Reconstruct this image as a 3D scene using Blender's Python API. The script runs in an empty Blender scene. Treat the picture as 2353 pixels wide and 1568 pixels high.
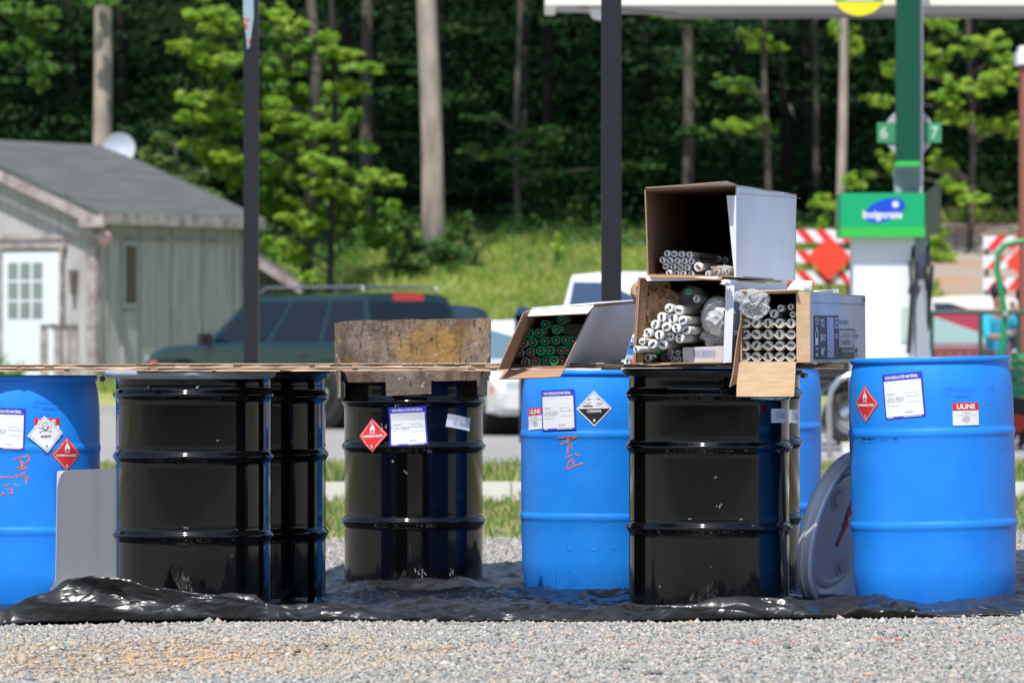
import bpy, bmesh, math, random
import numpy as np
from mathutils import Vector, Matrix, noise, geometry
R = math.radians
random.seed(7); rng = np.random.default_rng(7)
S = bpy.context.scene
COL = S.collection

# ------------------------------------------------------------ camera
CZ = 0.9
F = 12920.0           # focal length in pixels of the 2352 px wide picture
HV = 810.0            # horizon row
cam_d = bpy.data.cameras.new("camera"); cam = bpy.data.objects.new("camera", cam_d); COL.objects.link(cam)
cam.location = (0, 0, CZ); cam.rotation_euler = (R(90), 0, 0)
cam_d.sensor_width = 36; cam_d.lens = F/2352*36; cam_d.shift_y = (HV-784)/2352
cam_d.clip_start = 0.5; cam_d.clip_end = 3000
cam_d.dof.use_dof = True; cam_d.dof.focus_distance = 20.0; cam_d.dof.aperture_fstop = 7.4
S.camera = cam
# ------------------------------------------------------------ light
EL, AZ = R(61), R(16)
w = bpy.data.worlds.new("World"); S.world = w; w.use_nodes = True
nt = w.node_tree; bg = nt.nodes["Background"]
sky = nt.nodes.new("ShaderNodeTexSky"); sky.sky_type = 'NISHITA'; sky.sun_disc = False
sky.sun_elevation = EL; sky.sun_rotation = math.pi + AZ
nt.links.new(sky.outputs[0], bg.inputs[0]); bg.inputs[1].default_value = 0.13
sun_d = bpy.data.lights.new("sun", 'SUN'); sun_d.energy = 4.6; sun_d.angle = R(0.53); sun_d.color = (1, .96, .9)
sun = bpy.data.objects.new("sun", sun_d); COL.objects.link(sun)
sdir = Vector((-math.sin(AZ)*math.cos(EL), -math.cos(AZ)*math.cos(EL), math.sin(EL)))
sun.rotation_euler = sdir.to_track_quat('Z', 'Y').to_euler()
S.view_settings.view_transform = 'Standard'; S.view_settings.look = 'None'
S.view_settings.exposure = 0.25; S.view_settings.gamma = 1
S.render.engine = 'CYCLES'
S.cycles.use_denoising = True
S.cycles.max_bounces = 8; S.cycles.transparent_max_bounces = 12

# ------------------------------------------------------------ helpers
def P(u, v, D):
    return Vector(((u-1176)/F*D, D, CZ-(v-HV)/F*D))

def lerp(a, b, t): return a+(b-a)*t

def mat(name, col, rough=.6, metal=0, spec=.5, coat=0, coatr=.05, var=0, vscale=5, col2=None, stretch=None,
        bump=0, bscale=50, trans=0, alpha=1, emit=0, vmin=.35, vmax=.65, bstretch=None, detail=4):
    m = bpy.data.materials.new(name); m.use_nodes = True
    n = m.node_tree; b = n.nodes["Principled BSDF"]; L = n.links.new
    c = tuple(col)+(1,)
    b.inputs["Base Color"].default_value = c
    b.inputs["Roughness"].default_value = rough; b.inputs["Metallic"].default_value = metal
    b.inputs["Specular IOR Level"].default_value = spec
    b.inputs["Coat Weight"].default_value = coat; b.inputs["Coat Roughness"].default_value = coatr
    if emit:
        b.inputs["Emission Color"].default_value = c; b.inputs["Emission Strength"].default_value = emit
    tc = n.nodes.new("ShaderNodeTexCoord")
    def src(st):
        if st:
            mp = n.nodes.new("ShaderNodeMapping"); mp.inputs["Scale"].default_value = st
            L(tc.outputs["Object"], mp.inputs[0]); return mp.outputs[0]
        return tc.outputs["Object"]
    if var or col2:
        no = n.nodes.new("ShaderNodeTexNoise"); no.inputs["Scale"].default_value = vscale; no.inputs["Detail"].default_value = detail
        L(src(stretch), no.inputs["Vector"])
        mr = n.nodes.new("ShaderNodeMapRange"); L(no.outputs[0], mr.inputs[0])
        mr.inputs[1].default_value = vmin; mr.inputs[2].default_value = vmax
        mx = n.nodes.new("ShaderNodeMix"); mx.data_type = 'RGBA'; L(mr.outputs[0], mx.inputs[0])
        if col2: a, d = c, tuple(col2)+(1,)
        else:
            a = tuple(x*(1-var) for x in col)+(1,); d = tuple(min(1, x*(1+var)) for x in col)+(1,)
        mx.inputs[6].default_value = a; mx.inputs[7].default_value = d
        L(mx.outputs[2], b.inputs["Base Color"])
    if bump:
        nb = n.nodes.new("ShaderNodeTexNoise"); nb.inputs["Scale"].default_value = bscale; nb.inputs["Detail"].default_value = 5
        L(src(bstretch), nb.inputs["Vector"])
        bp = n.nodes.new("ShaderNodeBump"); bp.inputs["Strength"].default_value = bump; bp.inputs["Distance"].default_value = .01
        L(nb.outputs[0], bp.inputs["Height"]); L(bp.outputs[0], b.inputs["Normal"])
    out = n.nodes["Material Output"]
    if trans:
        tr = n.nodes.new("ShaderNodeBsdfTranslucent"); tr.inputs[0].default_value = tuple(min(1, x*1.6) for x in col)+(1,)
        ms = n.nodes.new("ShaderNodeMixShader"); ms.inputs[0].default_value = trans
        L(b.outputs[0], ms.inputs[1]); L(tr.outputs[0], ms.inputs[2]); L(ms.outputs[0], out.inputs[0])
    if alpha < 1:
        tr = n.nodes.new("ShaderNodeBsdfTransparent")
        ms = n.nodes.new("ShaderNodeMixShader"); ms.inputs[0].default_value = alpha
        L(tr.outputs[0], ms.inputs[1]); L(b.outputs[0], ms.inputs[2]); L(ms.outputs[0], out.inputs[0])
    return m

def tag(o, label=None, cat=None, group=None, kind=None):
    if label: o["label"] = label
    if cat: o["category"] = cat
    if group: o["group"] = group
    if kind: o["kind"] = kind
    return o

def thing(name, loc, label, cat, group=None, rotz=0, rot=None):
    o = bpy.data.objects.new(name, None); COL.objects.link(o)
    o.empty_display_size = .1
    o.location = loc; o.rotation_euler = rot if rot else (0, 0, rotz)
    return tag(o, label, cat, group)

def link_mesh(name, verts, faces, mats, fm=None, parent=None, smooth=False, world=True, angle=None):
    me = bpy.data.meshes.new(name)
    if parent is not None and world:
        l = parent.location; verts = [(v[0]-l[0], v[1]-l[1], v[2]-l[2]) for v in verts]
    me.from_pydata([tuple(v) for v in verts], [], faces)
    if not isinstance(mats, (list, tuple)): mats = [mats]
    for m in mats: me.materials.append(m)
    if fm is not None: me.polygons.foreach_set("material_index", np.array(fm, dtype=np.int32))
    me.update()
    if smooth:
        me.polygons.foreach_set("use_smooth", np.ones(len(me.polygons), dtype=bool))
        if angle: me.set_sharp_from_angle(angle=R(angle))
    o = bpy.data.objects.new(name, me); COL.objects.link(o)
    if parent is not None: o.parent = parent
    return o

class MB:
    def __init__(s): s.v = []; s.f = []; s.m = []; s.cm = 0
    def vert(s, p): s.v.append(tuple(p)); return len(s.v)-1
    def face(s, idx): s.f.append(tuple(idx)); s.m.append(s.cm)
    def poly(s, pts): b = len(s.v); s.v += [tuple(p) for p in pts]; s.face(range(b, b+len(pts))); return s
    def box(s, c, d, rz=0, M=None):
        b = len(s.v)
        for sx in (-1, 1):
            for sy in (-1, 1):
                for sz in (-1, 1):
                    p = Vector((sx*d[0]/2, sy*d[1]/2, sz*d[2]/2))
                    if M is not None: p = M @ p
                    elif rz: p = Matrix.Rotation(rz, 3, 'Z') @ p
                    s.v.append(tuple(p+Vector(c)))
        for q in ((0, 1, 3, 2), (4, 6, 7, 5), (0, 4, 5, 1), (2, 3, 7, 6), (0, 2, 6, 4), (1, 5, 7, 3)):
            s.face([b+i for i in q])
        return s
    def hexa(s, p):   # 8 corners: 4 front (cw), 4 back in the same order
        b = len(s.v); s.v += [tuple(x) for x in p]
        for q in ((0, 1, 2, 3), (7, 6, 5, 4), (0, 4, 5, 1), (1, 5, 6, 2), (2, 6, 7, 3), (3, 7, 4, 0)):
            s.face([b+i for i in q])
        return s
    def tube(s, path, rad, n=8, cap=True):
        path = [Vector(p) for p in path]; k = len(path)
        if not hasattr(rad, '__len__'): rad = [rad]*k
        b = len(s.v); up = None
        for i, p in enumerate(path):
            t = (path[min(i+1, k-1)]-path[max(i-1, 0)])
            if t.length < 1e-9: t = Vector((0, 0, 1))
            t.normalize()
            if up is None:
                up = Vector((0, 0, 1)) if abs(t.z) < .9 else Vector((1, 0, 0))
            a = t.cross(up)
            if a.length < 1e-6: a = t.cross(Vector((0, 1, 0)))
            a.normalize(); up = a.cross(t).normalized()
            for j in range(n):
                th = 2*math.pi*j/n
                s.v.append(tuple(p+(a*math.cos(th)+up*math.sin(th))*rad[i]))
        for i in range(k-1):
            for j in range(n):
                s.face((b+i*n+j, b+i*n+(j+1) % n, b+(i+1)*n+(j+1) % n, b+(i+1)*n+j))
        if cap:
            s.face(list(range(b+n-1, b-1, -1))); s.face(range(b+(k-1)*n, b+k*n))
        return s
    def lathe(s, prof, n=64, c=(0, 0, 0), M=None, cap0=True, cap1=True, closed=False):
        b = len(s.v); k = len(prof)
        for (r, z) in prof:
            for j in range(n):
                th = 2*math.pi*j/n
                p = Vector((r*math.cos(th), r*math.sin(th), z))
                if M is not None: p = M @ p
                s.v.append(tuple(p+Vector(c)))
        for i in range(k-1):
            for j in range(n):
                s.face((b+i*n+j, b+i*n+(j+1) % n, b+(i+1)*n+(j+1) % n, b+(i+1)*n+j))
        if closed:
            for j in range(n):
                s.face((b+(k-1)*n+j, b+(k-1)*n+(j+1) % n, b+(j+1) % n, b+j))
        else:
            if cap0: s.face(list(range(b+n-1, b-1, -1)))
            if cap1: s.face(range(b+(k-1)*n, b+k*n))
        return s
    def panel(s, q, th, n=1, wob=0, seed=0, mats=None):
        """sheet through four corners q (tl,tr,br,bl), thickness th behind it, nxn cells, mats=(front,back,edge)"""
        q = [Vector(x) for x in q]; nrm = (q[1]-q[0]).cross(q[3]-q[0]).normalized()
        b = len(s.v); keep = s.cm
        for side in (0, 1):
            for i in range(n+1):
                for j in range(n+1):
                    a = lerp(lerp(q[0], q[1], j/n), lerp(q[3], q[2], j/n), i/n)
                    if wob: a = a+nrm*(noise.noise(a*6+Vector((seed, 0, 0)))*wob)
                    s.v.append(tuple(a+nrm*th*side))
        N = (n+1)*(n+1)
        mf, mb_, me_ = mats if mats else (keep, keep, keep)
        for i in range(n):
            for j in range(n):
                a = b+i*(n+1)+j
                s.cm = mf; s.face((a, a+n+1, a+n+2, a+1)); s.cm = mb_; s.face((a+N, a+N+1, a+N+n+2, a+N+n+1))
        s.cm = me_
        for i in range(n):
            a = b+i; s.face((a, a+1, a+1+N, a+N))
            a = b+n*(n+1)+i; s.face((a, a+N, a+1+N, a+1))
            a = b+i*(n+1); s.face((a, a+N, a+N+n+1, a+n+1))
            a = b+i*(n+1)+n; s.face((a, a+n+1, a+N+n+1, a+N))
        s.cm = keep
        return s
    def build(s, name, mats, parent=None, smooth=False, world=True, angle=None):
        return link_mesh(name, s.v, s.f, mats, s.m, parent, smooth, world, angle)

def np_mesh(name, V, Q, mats, fm=None, parent=None, k=4, smooth=False):
    me = bpy.data.meshes.new(name)
    V = np.asarray(V, dtype=np.float32)
    if parent is not None: V = V-np.array(parent.location, dtype=np.float32)
    Q = np.asarray(Q, dtype=np.int32); nf = len(Q)
    me.vertices.add(len(V)); me.vertices.foreach_set("co", V.ravel())
    me.loops.add(nf*k); me.loops.foreach_set("vertex_index", Q.ravel())
    me.polygons.add(nf); me.polygons.foreach_set("loop_start", np.arange(0, nf*k, k, dtype=np.int32))
    try: me.polygons.foreach_set("loop_total", np.full(nf, k, dtype=np.int32))
    except Exception: pass
    for m in (mats if isinstance(mats, (list, tuple)) else [mats]): me.materials.append(m)
    if fm is not None: me.polygons.foreach_set("material_index", np.asarray(fm, dtype=np.int32))
    if smooth: me.polygons.foreach_set("use_smooth", np.ones(nf, dtype=bool))
    me.update(calc_edges=True); me.validate()
    o = bpy.data.objects.new(name, me); COL.objects.link(o)
    if parent is not None: o.parent = parent
    return o

def copy_thing(o, loc=None, rot=None, label=None, group=None):
    r = o.copy(); COL.objects.link(r)
    if loc is not None: r.location = loc
    if rot is not None: r.rotation_euler = rot
    if label: r["label"] = label
    if group: r["group"] = group
    for ch in list(o.children):
        c = ch.copy(); COL.objects.link(c); c.parent = r
        for g in list(ch.children):
            d = g.copy(); COL.objects.link(d); d.parent = c
    return r

# ------------------------------------------------------------ text and stickers
_tc = {}
def text_geo(t, bold=0):
    key = (t, bold)
    if key in _tc: return _tc[key]
    cu = bpy.data.curves.new("t", 'FONT'); cu.body = t; cu.size = 1; cu.align_x = 'CENTER'; cu.offset = bold
    cu.resolution_u = 3
    ob = bpy.data.objects.new("t", cu); COL.objects.link(ob)
    dg = bpy.context.evaluated_depsgraph_get(); dg.update()
    me = bpy.data.meshes.new_from_object(ob.evaluated_get(dg))
    V = [(v.co.x, v.co.y) for v in me.vertices]; Fs = [tuple(p.vertices) for p in me.polygons]
    bpy.data.objects.remove(ob); bpy.data.curves.remove(cu); bpy.data.meshes.remove(me)
    xs = [v[0] for v in V] or [0]; ys = [v[1] for v in V] or [0]
    cx, cy = (min(xs)+max(xs))/2, (min(ys)+max(ys))/2
    V = [(x-cx, y-cy) for x, y in V]
    r = (V, Fs, max(xs)-min(xs), max(ys)-min(ys)); _tc[key] = r
    return r

class Decal:
    """flat artwork in metres (x right, y up) that is later laid on a surface"""
    def __init__(s): s.v = []; s.f = []; s.m = []
    def add(s, pts, faces, m, layer):
        b = len(s.v); s.v += [(p[0], p[1], layer) for p in pts]
        for f in faces: s.f.append([b+i for i in f]); s.m.append(m)
    def grid(s, q, m, layer, n=6):
        pts = []; fs = []
        for i in range(n+1):
            for j in range(n+1):
                a = [lerp(lerp(q[0][k], q[1][k], j/n), lerp(q[3][k], q[2][k], j/n), i/n) for k in (0, 1)]
                pts.append(a)
        for i in range(n):
            for j in range(n):
                a = i*(n+1)+j; fs.append((a, a+n+1, a+n+2, a+1))
        s.add(pts, fs, m, layer)
    def rect(s, x0, y0, x1, y1, m, layer, n=6): s.grid([(x0, y1), (x1, y1), (x1, y0), (x0, y0)], m, layer, n)
    def diamond(s, r, m, layer, n=6, c=(0, 0)): s.grid([(c[0], c[1]+r), (c[0]+r, c[1]), (c[0], c[1]-r), (c[0]-r, c[1])], m, layer, n)
    def poly(s, pts, m, layer):
        tr = geometry.tessellate_polygon([[Vector((p[0], p[1], 0)) for p in pts]])
        s.add(pts, [tuple(t)[::-1] for t in tr], m, layer)
    def stroke(s, pts, wd, m, layer, closed=False):
        if closed: pts = list(pts)+[pts[0]]
        L_ = []; Rr = []
        for i, p in enumerate(pts):
            a = pts[max(i-1, 0)]; b = pts[min(i+1, len(pts)-1)]
            t = Vector((b[0]-a[0], b[1]-a[1])); t = t.normalized() if t.length > 1e-9 else Vector((1, 0))
            k = wd/2
            L_.append((p[0]-t.y*k, p[1]+t.x*k)); Rr.append((p[0]+t.y*k, p[1]-t.x*k))
        n = len(pts); s.add(L_+Rr, [(i, n+i, n+i+1, i+1) for i in range(n-1)], m, layer)
    def circle(s, cx, cy, r, m, layer, n=14):
        s.add([(cx+r*math.cos(2*math.pi*i/n), cy+r*math.sin(2*math.pi*i/n)) for i in range(n)], [tuple(range(n))], m, layer)
    def text(s, t, cx, cy, wd, ht, m, layer, bold=.02, rot=0):
        V, Fs, tw, th = text_geo(t, bold)
        sx = wd/tw; sy = (ht/th) if ht else sx
        ca, sa = math.cos(rot), math.sin(rot)
        s.add([(cx+x*sx*ca-y*sy*sa, cy+x*sx*sa+y*sy*ca) for x, y in V], Fs, m, layer)
    def place(s, name, mats, fn, parent, rot=0, world=False, base=.0012, step=.0004):
        ca, sa = math.cos(rot), math.sin(rot)
        vv = [fn(x*ca-y*sa, x*sa+y*ca, base+l*step) for x, y, l in s.v]
        return link_mesh(name, vv, s.f, mats, s.m, parent, world=world)

def on_cyl(Rd, phi, z, prof=None):
    """lay artwork round a drum, following its outline (and so draping over the hoops)"""
    def fn(x, y, off):
        a = phi+x/Rd; r = Rd if prof is None else max(Rd, prof(z+y))
        return ((r+off)*math.sin(a), -(r+off)*math.cos(a), z+y)
    return fn
def on_quad(q, W, H):
    """q tl,tr,br,bl in space; artwork 0..W, 0..H from lower left"""
    q = [Vector(p) for p in q]; n = (q[3]-q[0]).cross(q[1]-q[0]).normalized()
    def fn(x, y, off):
        t = x/W; s_ = 1-y/H
        return tuple(lerp(lerp(q[0], q[1], t), lerp(q[3], q[2], t), s_)+n*off)
    return fn

# ------------------------------------------------------------ materials
M_blue = mat("blue_plastic", (.012, .24, .88), .4, spec=.45, col2=(.02, .285, .93), vscale=7, vmin=.3, vmax=.75, detail=8, bump=.08, bscale=25)
M_black = mat("black_enamel", (.0025, .0025, .003), .6, spec=0, coat=1, coatr=.06, bump=.02, bscale=6)
M_ring = mat("black_ring_steel", (.02, .022, .026), .35, metal=.3, coat=.5)
M_lidgrey = mat("grey_lid_paint", (.34, .37, .42), .4, var=.15, vscale=8)
M_white = mat("label_white", (.82, .84, .86), .5)
M_lblue = mat("label_blue", (.045, .05, .55), .45)
M_red = mat("label_red", (.68, .03, .035), .45)
M_ink = mat("label_black", (.02, .02, .022), .5)
M_gink = mat("label_grey_ink", (.36, .37, .4), .6)
M_lgink = mat("label_light_ink", (.62, .63, .68), .6)
M_orange = mat("orange_marker", (.75, .17, .09), .6, var=.3, vscale=60)
M_card = mat("brown_cardboard", (.36, .215, .13), .85, var=.12, vscale=6, stretch=(1, 1, 40))
M_cardlt = mat("light_cardboard", (.6, .41, .25), .85, var=.1, vscale=12, stretch=(1, 1, 6))
M_cardw = mat("white_cardboard", (.72, .76, .84), .55, var=.06, vscale=3)
M_cardbw = mat("bright_white_cardboard", (.78, .79, .82), .5)
M_cardg = mat("grey_printed_cardboard", (.55, .58, .64), .6, var=.08, vscale=5)
M_print = mat("black_box_print", (.05, .055, .07), .6)
M_glass = mat("white_tube_glass", (.7, .67, .6), .3, var=.08, vscale=10)
M_capw = mat("white_tube_cap", (.86, .87, .86), .35, metal=.15)
M_capg = mat("green_tube_cap", (.015, .5, .2), .3, metal=.2, coat=.5)
M_caps = mat("silver_tube_cap", (.5, .5, .5), .3, metal=.8)
M_pin = mat("dark_pin_block", (.045, .03, .025), .55)
M_pinr = mat("brown_pin_block", (.16, .05, .03), .55)
M_brass = mat("brass_pin", (.75, .4, .16), .3, metal=.8)
M_rust = mat("rusty_steel", (.2, .14, .1), .5, metal=.45)
M_green = mat("green_paint", (.02, .3, .1), .4)
M_wdark = mat("dark_glass", (.02, .03, .045), .08, spec=.8)
M_tyre = mat("tyre_rubber", (.02, .02, .02), .8)
M_chrome = mat("bright_metal", (.6, .62, .63), .25, metal=.9)
M_conc = mat("concrete", (.5, .49, .46), .85, var=.15, vscale=3)
M_redlamp = mat("red_lamp", (.6, .02, .02), .25, coat=1)

# rust: streaks and ochre patches
def rust_nodes(m, ochre=(.46, .26, .08)):
    n = m.node_tree; b = n.nodes["Principled BSDF"]; L = n.links.new
    tc = n.nodes.new("ShaderNodeTexCoord")
    def layer(prev, sc, st, lo, hi, col):
        mp = n.nodes.new("ShaderNodeMapping"); mp.inputs["Scale"].default_value = st; mp.inputs["Location"].default_value = (sc*.37, 1.3, 0)
        L(tc.outputs["Object"], mp.inputs[0])
        no = n.nodes.new("ShaderNodeTexNoise"); no.inputs["Scale"].default_value = sc; no.inputs["Detail"].default_value = 6
        no.inputs["Roughness"].default_value = .65
        L(mp.outputs[0], no.inputs["Vector"])
        mr = n.nodes.new("ShaderNodeMapRange"); L(no.outputs[0], mr.inputs[0]); mr.inputs[1].default_value = lo; mr.inputs[2].default_value = hi
        mx = n.nodes.new("ShaderNodeMix"); mx.data_type = 'RGBA'; L(mr.outputs[0], mx.inputs[0])
        if isinstance(prev, tuple): mx.inputs[6].default_value = prev
        else: L(prev, mx.inputs[6])
        mx.inputs[7].default_value = col+(1,)
        return mx.outputs[2]
    c = layer((.36, .28, .2, 1), 9, (1, 1, .5), .4, .6, (.13, .075, .04))
    c = layer(c, 3.2, (1, 1, 1.2), .47, .62, ochre)
    c = layer(c, 26, (1, 1, .5), .54, .7, (.17, .09, .05))
    c = layer(c, 85, (1, 1, .3), .58, .66, (.06, .03, .02))
    c = layer(c, 40, (1, 1, .8), .63, .68, (.5, .48, .44))
    c = layer(c, 16, (1, 1, .4), .66, .7, (.38, .05, .02))
    L(c, b.inputs["Base Color"])
    no = n.nodes.new("ShaderNodeTexNoise"); no.inputs["Scale"].default_value = 60; no.inputs["Detail"].default_value = 6
    L(tc.outputs["Object"], no.inputs["Vector"])
    bp = n.nodes.new("ShaderNodeBump"); bp.inputs["Strength"].default_value = .5; bp.inputs["Distance"].default_value = .006
    L(no.outputs[0], bp.inputs["Height"]); L(bp.outputs[0], b.inputs["Normal"])
rust_nodes(M_rust); M_rustg = mat("grimy_steel", (.2, .17, .14), .6); rust_nodes(M_rustg, (.2, .15, .12))

# ------------------------------------------------------------ ground heights
def sm(a, b, x):
    t = np.clip((x-a)/(b-a), 0, 1); return t*t*(3-2*t)
def zg(X, D):
    X = np.asarray(X, dtype=float); D = np.asarray(D, dtype=float)
    lat = .021*(np.clip(X, -3.5, 3)-1.49)*(1-sm(26, 38, D))
    lon = np.interp(D, [-50, 20, 31, 38, 38.16, 46, 70, 75, 79, 90, 100, 110, 130, 160, 260], [0, 0, -.12, -.1, .02, -.04, -.07, 0, 1.2, 1.7, 2.7, 3.6, 6, 12, 34])
    low = np.interp(D, [-50, 20, 31, 38, 38.16, 46, 70, 80, 88, 100, 110, 130, 160, 260], [0, 0, -.12, -.1, .02, -.04, -.07, .4, .7, 2.2, 3.3, 6, 12, 34])
    k = sm(-3.6, -1.6, X)
    back = np.interp(D, [-300, -90, -45, -30], [40, 16, 1.5, 0])
    bumps = .12*np.sin(X*.9+D*.4)*np.sin(D*.7-X*.3)*sm(80, 95, D)
    return lat+lon*k+low*(1-k)+back+bumps

def strip(name, D0, D1, nD, X0, X1, nX, m, kind="structure", fn=None):
    Ds = np.linspace(D0, D1, nD+1); Xs = np.linspace(X0, X1, nX+1)
    XX, DD = np.meshgrid(Xs, Ds); Z = zg(XX, DD)
    V = np.stack([XX, DD, Z], -1).reshape(-1, 3)
    i = np.arange(nD)[:, None]*(nX+1)+np.arange(nX)[None, :]
    Q = np.stack([i, i+1, i+nX+2, i+nX+1], -1).reshape(-1, 4)
    o = np_mesh(name, V, Q, m, smooth=True); tag(o, kind=kind); return o
# ------------------------------------------------------------ setting: ground
def gravel_mat(name, sand=False, base=((.17, .17, .16), (.4, .39, .36))):
    m = mat(name, (.35, .345, .33), .9, spec=.0); n = m.node_tree; b = n.nodes["Principled BSDF"]; L = n.links.new
    tc = n.nodes.new("ShaderNodeTexCoord")
    vo = n.nodes.new("ShaderNodeTexVoronoi"); vo.inputs["Scale"].default_value = 62; L(tc.outputs["Object"], vo.inputs["Vector"])
    bw = n.nodes.new("ShaderNodeRGBToBW"); L(vo.outputs["Color"], bw.inputs[0])
    mx = n.nodes.new("ShaderNodeMix"); mx.data_type = 'RGBA'; L(bw.outputs[0], mx.inputs[0])
    mx.inputs[6].default_value = base[0]+(1,); mx.inputs[7].default_value = base[1]+(1,)
    no = n.nodes.new("ShaderNodeTexNoise"); no.inputs["Scale"].default_value = 1.3; no.inputs["Detail"].default_value = 3; L(tc.outputs["Object"], no.inputs["Vector"])
    mr = n.nodes.new("ShaderNodeMapRange"); L(no.outputs[0], mr.inputs[0]); mr.inputs[1].default_value = .45; mr.inputs[2].default_value = .8; mr.inputs[4].default_value = .35
    m2 = n.nodes.new("ShaderNodeMix"); m2.data_type = 'RGBA'; L(mr.outputs[0], m2.inputs[0]); L(mx.outputs[2], m2.inputs[6])
    m2.inputs[7].default_value = (.5, .36, .22, 1)
    col = m2.outputs[2]
    if sand:   # the orange dirt showing through, an oval patch in front of the drums
        mp = n.nodes.new("ShaderNodeMapping"); mp.inputs["Location"].default_value = (1.05*1.15, -17.7*.75, 0); mp.inputs["Scale"].default_value = (1.15, .75, 1)
        L(tc.outputs["Object"], mp.inputs[0])
        n3 = n.nodes.new("ShaderNodeTexNoise"); n3.inputs["Scale"].default_value = 3.5; n3.inputs["Detail"].default_value = 6; L(tc.outputs["Object"], n3.inputs["Vector"])
        ln = n.nodes.new("ShaderNodeVectorMath"); ln.operation = 'LENGTH'; L(mp.outputs[0], ln.inputs[0])
        ad = n.nodes.new("ShaderNodeMath"); ad.operation = 'ADD'; L(ln.outputs["Value"], ad.inputs[0]); L(n3.outputs[0], ad.inputs[1])
        m4 = n.nodes.new("ShaderNodeMapRange"); L(ad.outputs[0], m4.inputs[0]); m4.inputs[1].default_value = 1.3; m4.inputs[2].default_value = .75
        m3 = n.nodes.new("ShaderNodeMix"); m3.data_type = 'RGBA'; L(m4.outputs[0], m3.inputs[0]); L(col, m3.inputs[6])
        m3.inputs[7].default_value = (.52, .36, .21, 1); col = m3.outputs[2]
    L(col, b.inputs["Base Color"])
    bp = n.nodes.new("ShaderNodeBump"); bp.inputs["Strength"].default_value = .8; bp.inputs["Distance"].default_value = .01
    L(vo.outputs["Distance"], bp.inputs["Height"]); L(bp.outputs[0], b.inputs["Normal"])
    return m
M_gravel = gravel_mat("gravel", sand=True)
M_asph = mat("worn_asphalt", (.3, .29, .28), .9, var=.12, vscale=1.2, bump=.3, bscale=60)
M_soil = mat("grassy_soil", (.13, .16, .045), .95, col2=(.3, .25, .12), vscale=1.1)
M_meadow = mat("meadow_ground", (.16, .24, .04), .95, col2=(.34, .33, .12), vscale=.35, bump=.6, bscale=8)
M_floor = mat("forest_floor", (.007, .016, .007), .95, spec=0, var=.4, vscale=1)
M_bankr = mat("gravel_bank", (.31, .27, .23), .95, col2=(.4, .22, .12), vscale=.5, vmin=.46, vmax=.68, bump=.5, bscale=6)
M_addhill = mat("added_dark_hill", (.012, .022, .008), .9, spec=0, col2=(.03, .05, .015), vscale=.3, bump=1, bscale=1)

strip("gravel_lot", 10, 31.5, 200, -8, 8, 60, M_gravel)
strip("gravel_field", 10, 31.5, 20, -140, -8, 8, M_gravel); strip("gravel_field", 10, 31.5, 20, 8, 140, 8, M_gravel)
strip("road", -30, 10, 20, -140, 140, 40, mat("added_dark_ground", (.16, .155, .145), .95, spec=0))  # unseen dark ground added round the camera to darken reflections in the drums
strip("grass_verge", 31.5, 38, 12, -140, 140, 140, M_soil)
strip("grass_strip", 38.16, 46, 12, -140, 140, 140, M_soil)
strip("road", 46, 75.5, 20, -140, 140, 140, M_asph)
strip("hill", -300, -30, 30, -200, 200, 40, M_addhill)  # added bank out of view, keeps bright sky out of the drum reflections
strip("grass_bank", 75.5, 103, 60, -140, 6.6, 260, M_meadow)
strip("gravel_bank", 75.5, 109, 70, 6.6, 140, 120, M_bankr)
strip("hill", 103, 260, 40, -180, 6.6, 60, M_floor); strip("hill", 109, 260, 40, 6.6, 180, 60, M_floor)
kb = MB(); kb.cm = 0
for i in range(40):
    x0 = -60+i*3; kb.box((x0+1.495, 38.08, -.04), (2.985, .15, .13))
tag(kb.build("kerb", [mat("kerb_concrete", (.66, .64, .6), .8, var=.1, vscale=2)]), kind="structure")

# loose stones
def stones(name, n, X0, X1, D0, D1, r0, r1, mats, prob, skip=None, paint=None, sandy=False):
    X = rng.uniform(X0, X1, n); D = rng.uniform(D0, D1, n); r = r0+(r1-r0)*rng.random(n)**2.2
    if skip is not None:
        k = skip(X, D); X, D, r = X[k], D[k], r[k]
    n = len(X); Z = zg(X, D)+r*.22
    base = np.array([[1, 0, 0], [0, 1, 0], [-1, 0, 0], [0, -1, 0], [0, 0, 1], [0, 0, -1]], dtype=float)
    V = base[None]*(1+rng.uniform(-.4, .35, (n, 6, 1)))+rng.uniform(-.3, .3, (n, 6, 3))
    V *= rng.uniform(.6, 1.25, (n, 1, 3))*np.array([1.15, 1, .62])
    a = rng.uniform(0, 6.28, n); ca, sa = np.cos(a), np.sin(a)
    x = V[..., 0]*ca[:, None]-V[..., 1]*sa[:, None]; y = V[..., 0]*sa[:, None]+V[..., 1]*ca[:, None]
    V = np.stack([x, y, V[..., 2]], -1)*r[:, None, None]+np.stack([X, D, Z], -1)[:, None]
    tri = np.array([[0, 1, 4], [1, 2, 4], [2, 3, 4], [3, 0, 4], [1, 0, 5], [2, 1, 5], [3, 2, 5], [0, 3, 5]])
    Q = (np.arange(n)[:, None, None]*6+tri[None]).reshape(-1, 3)
    mi = rng.choice(len(prob), n, p=np.array(prob)/sum(prob))
    if sandy: mi = np.where((np.hypot((X+1.05)*1.15, (D-17.7)*.75)+.3*nz(X, D, 3.5) < .95) & (rng.random(n) < .42), 4, mi)
    if paint is not None: mi = np.where(paint(X, D), len(prob), mi)
    o = np_mesh(name, V.reshape(-1, 3), Q, mats, np.repeat(mi, 8), k=3)
    tag(o, kind="stuff"); return o
sm_ = [mat("stone_%s" % k, c, .85, var=.15, vscale=30) for k, c in
       (("grey", (.3, .295, .275)), ("blue_grey", (.25, .265, .255)), ("pale", (.43, .41, .37)), ("dark", (.15, .15, .145)), ("tan", (.42, .34, .25)), ("pinkish", (.42, .33, .28)))]
sm_.append(mat("stone_red_paint", (.48, .14, .14), .8))
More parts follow.
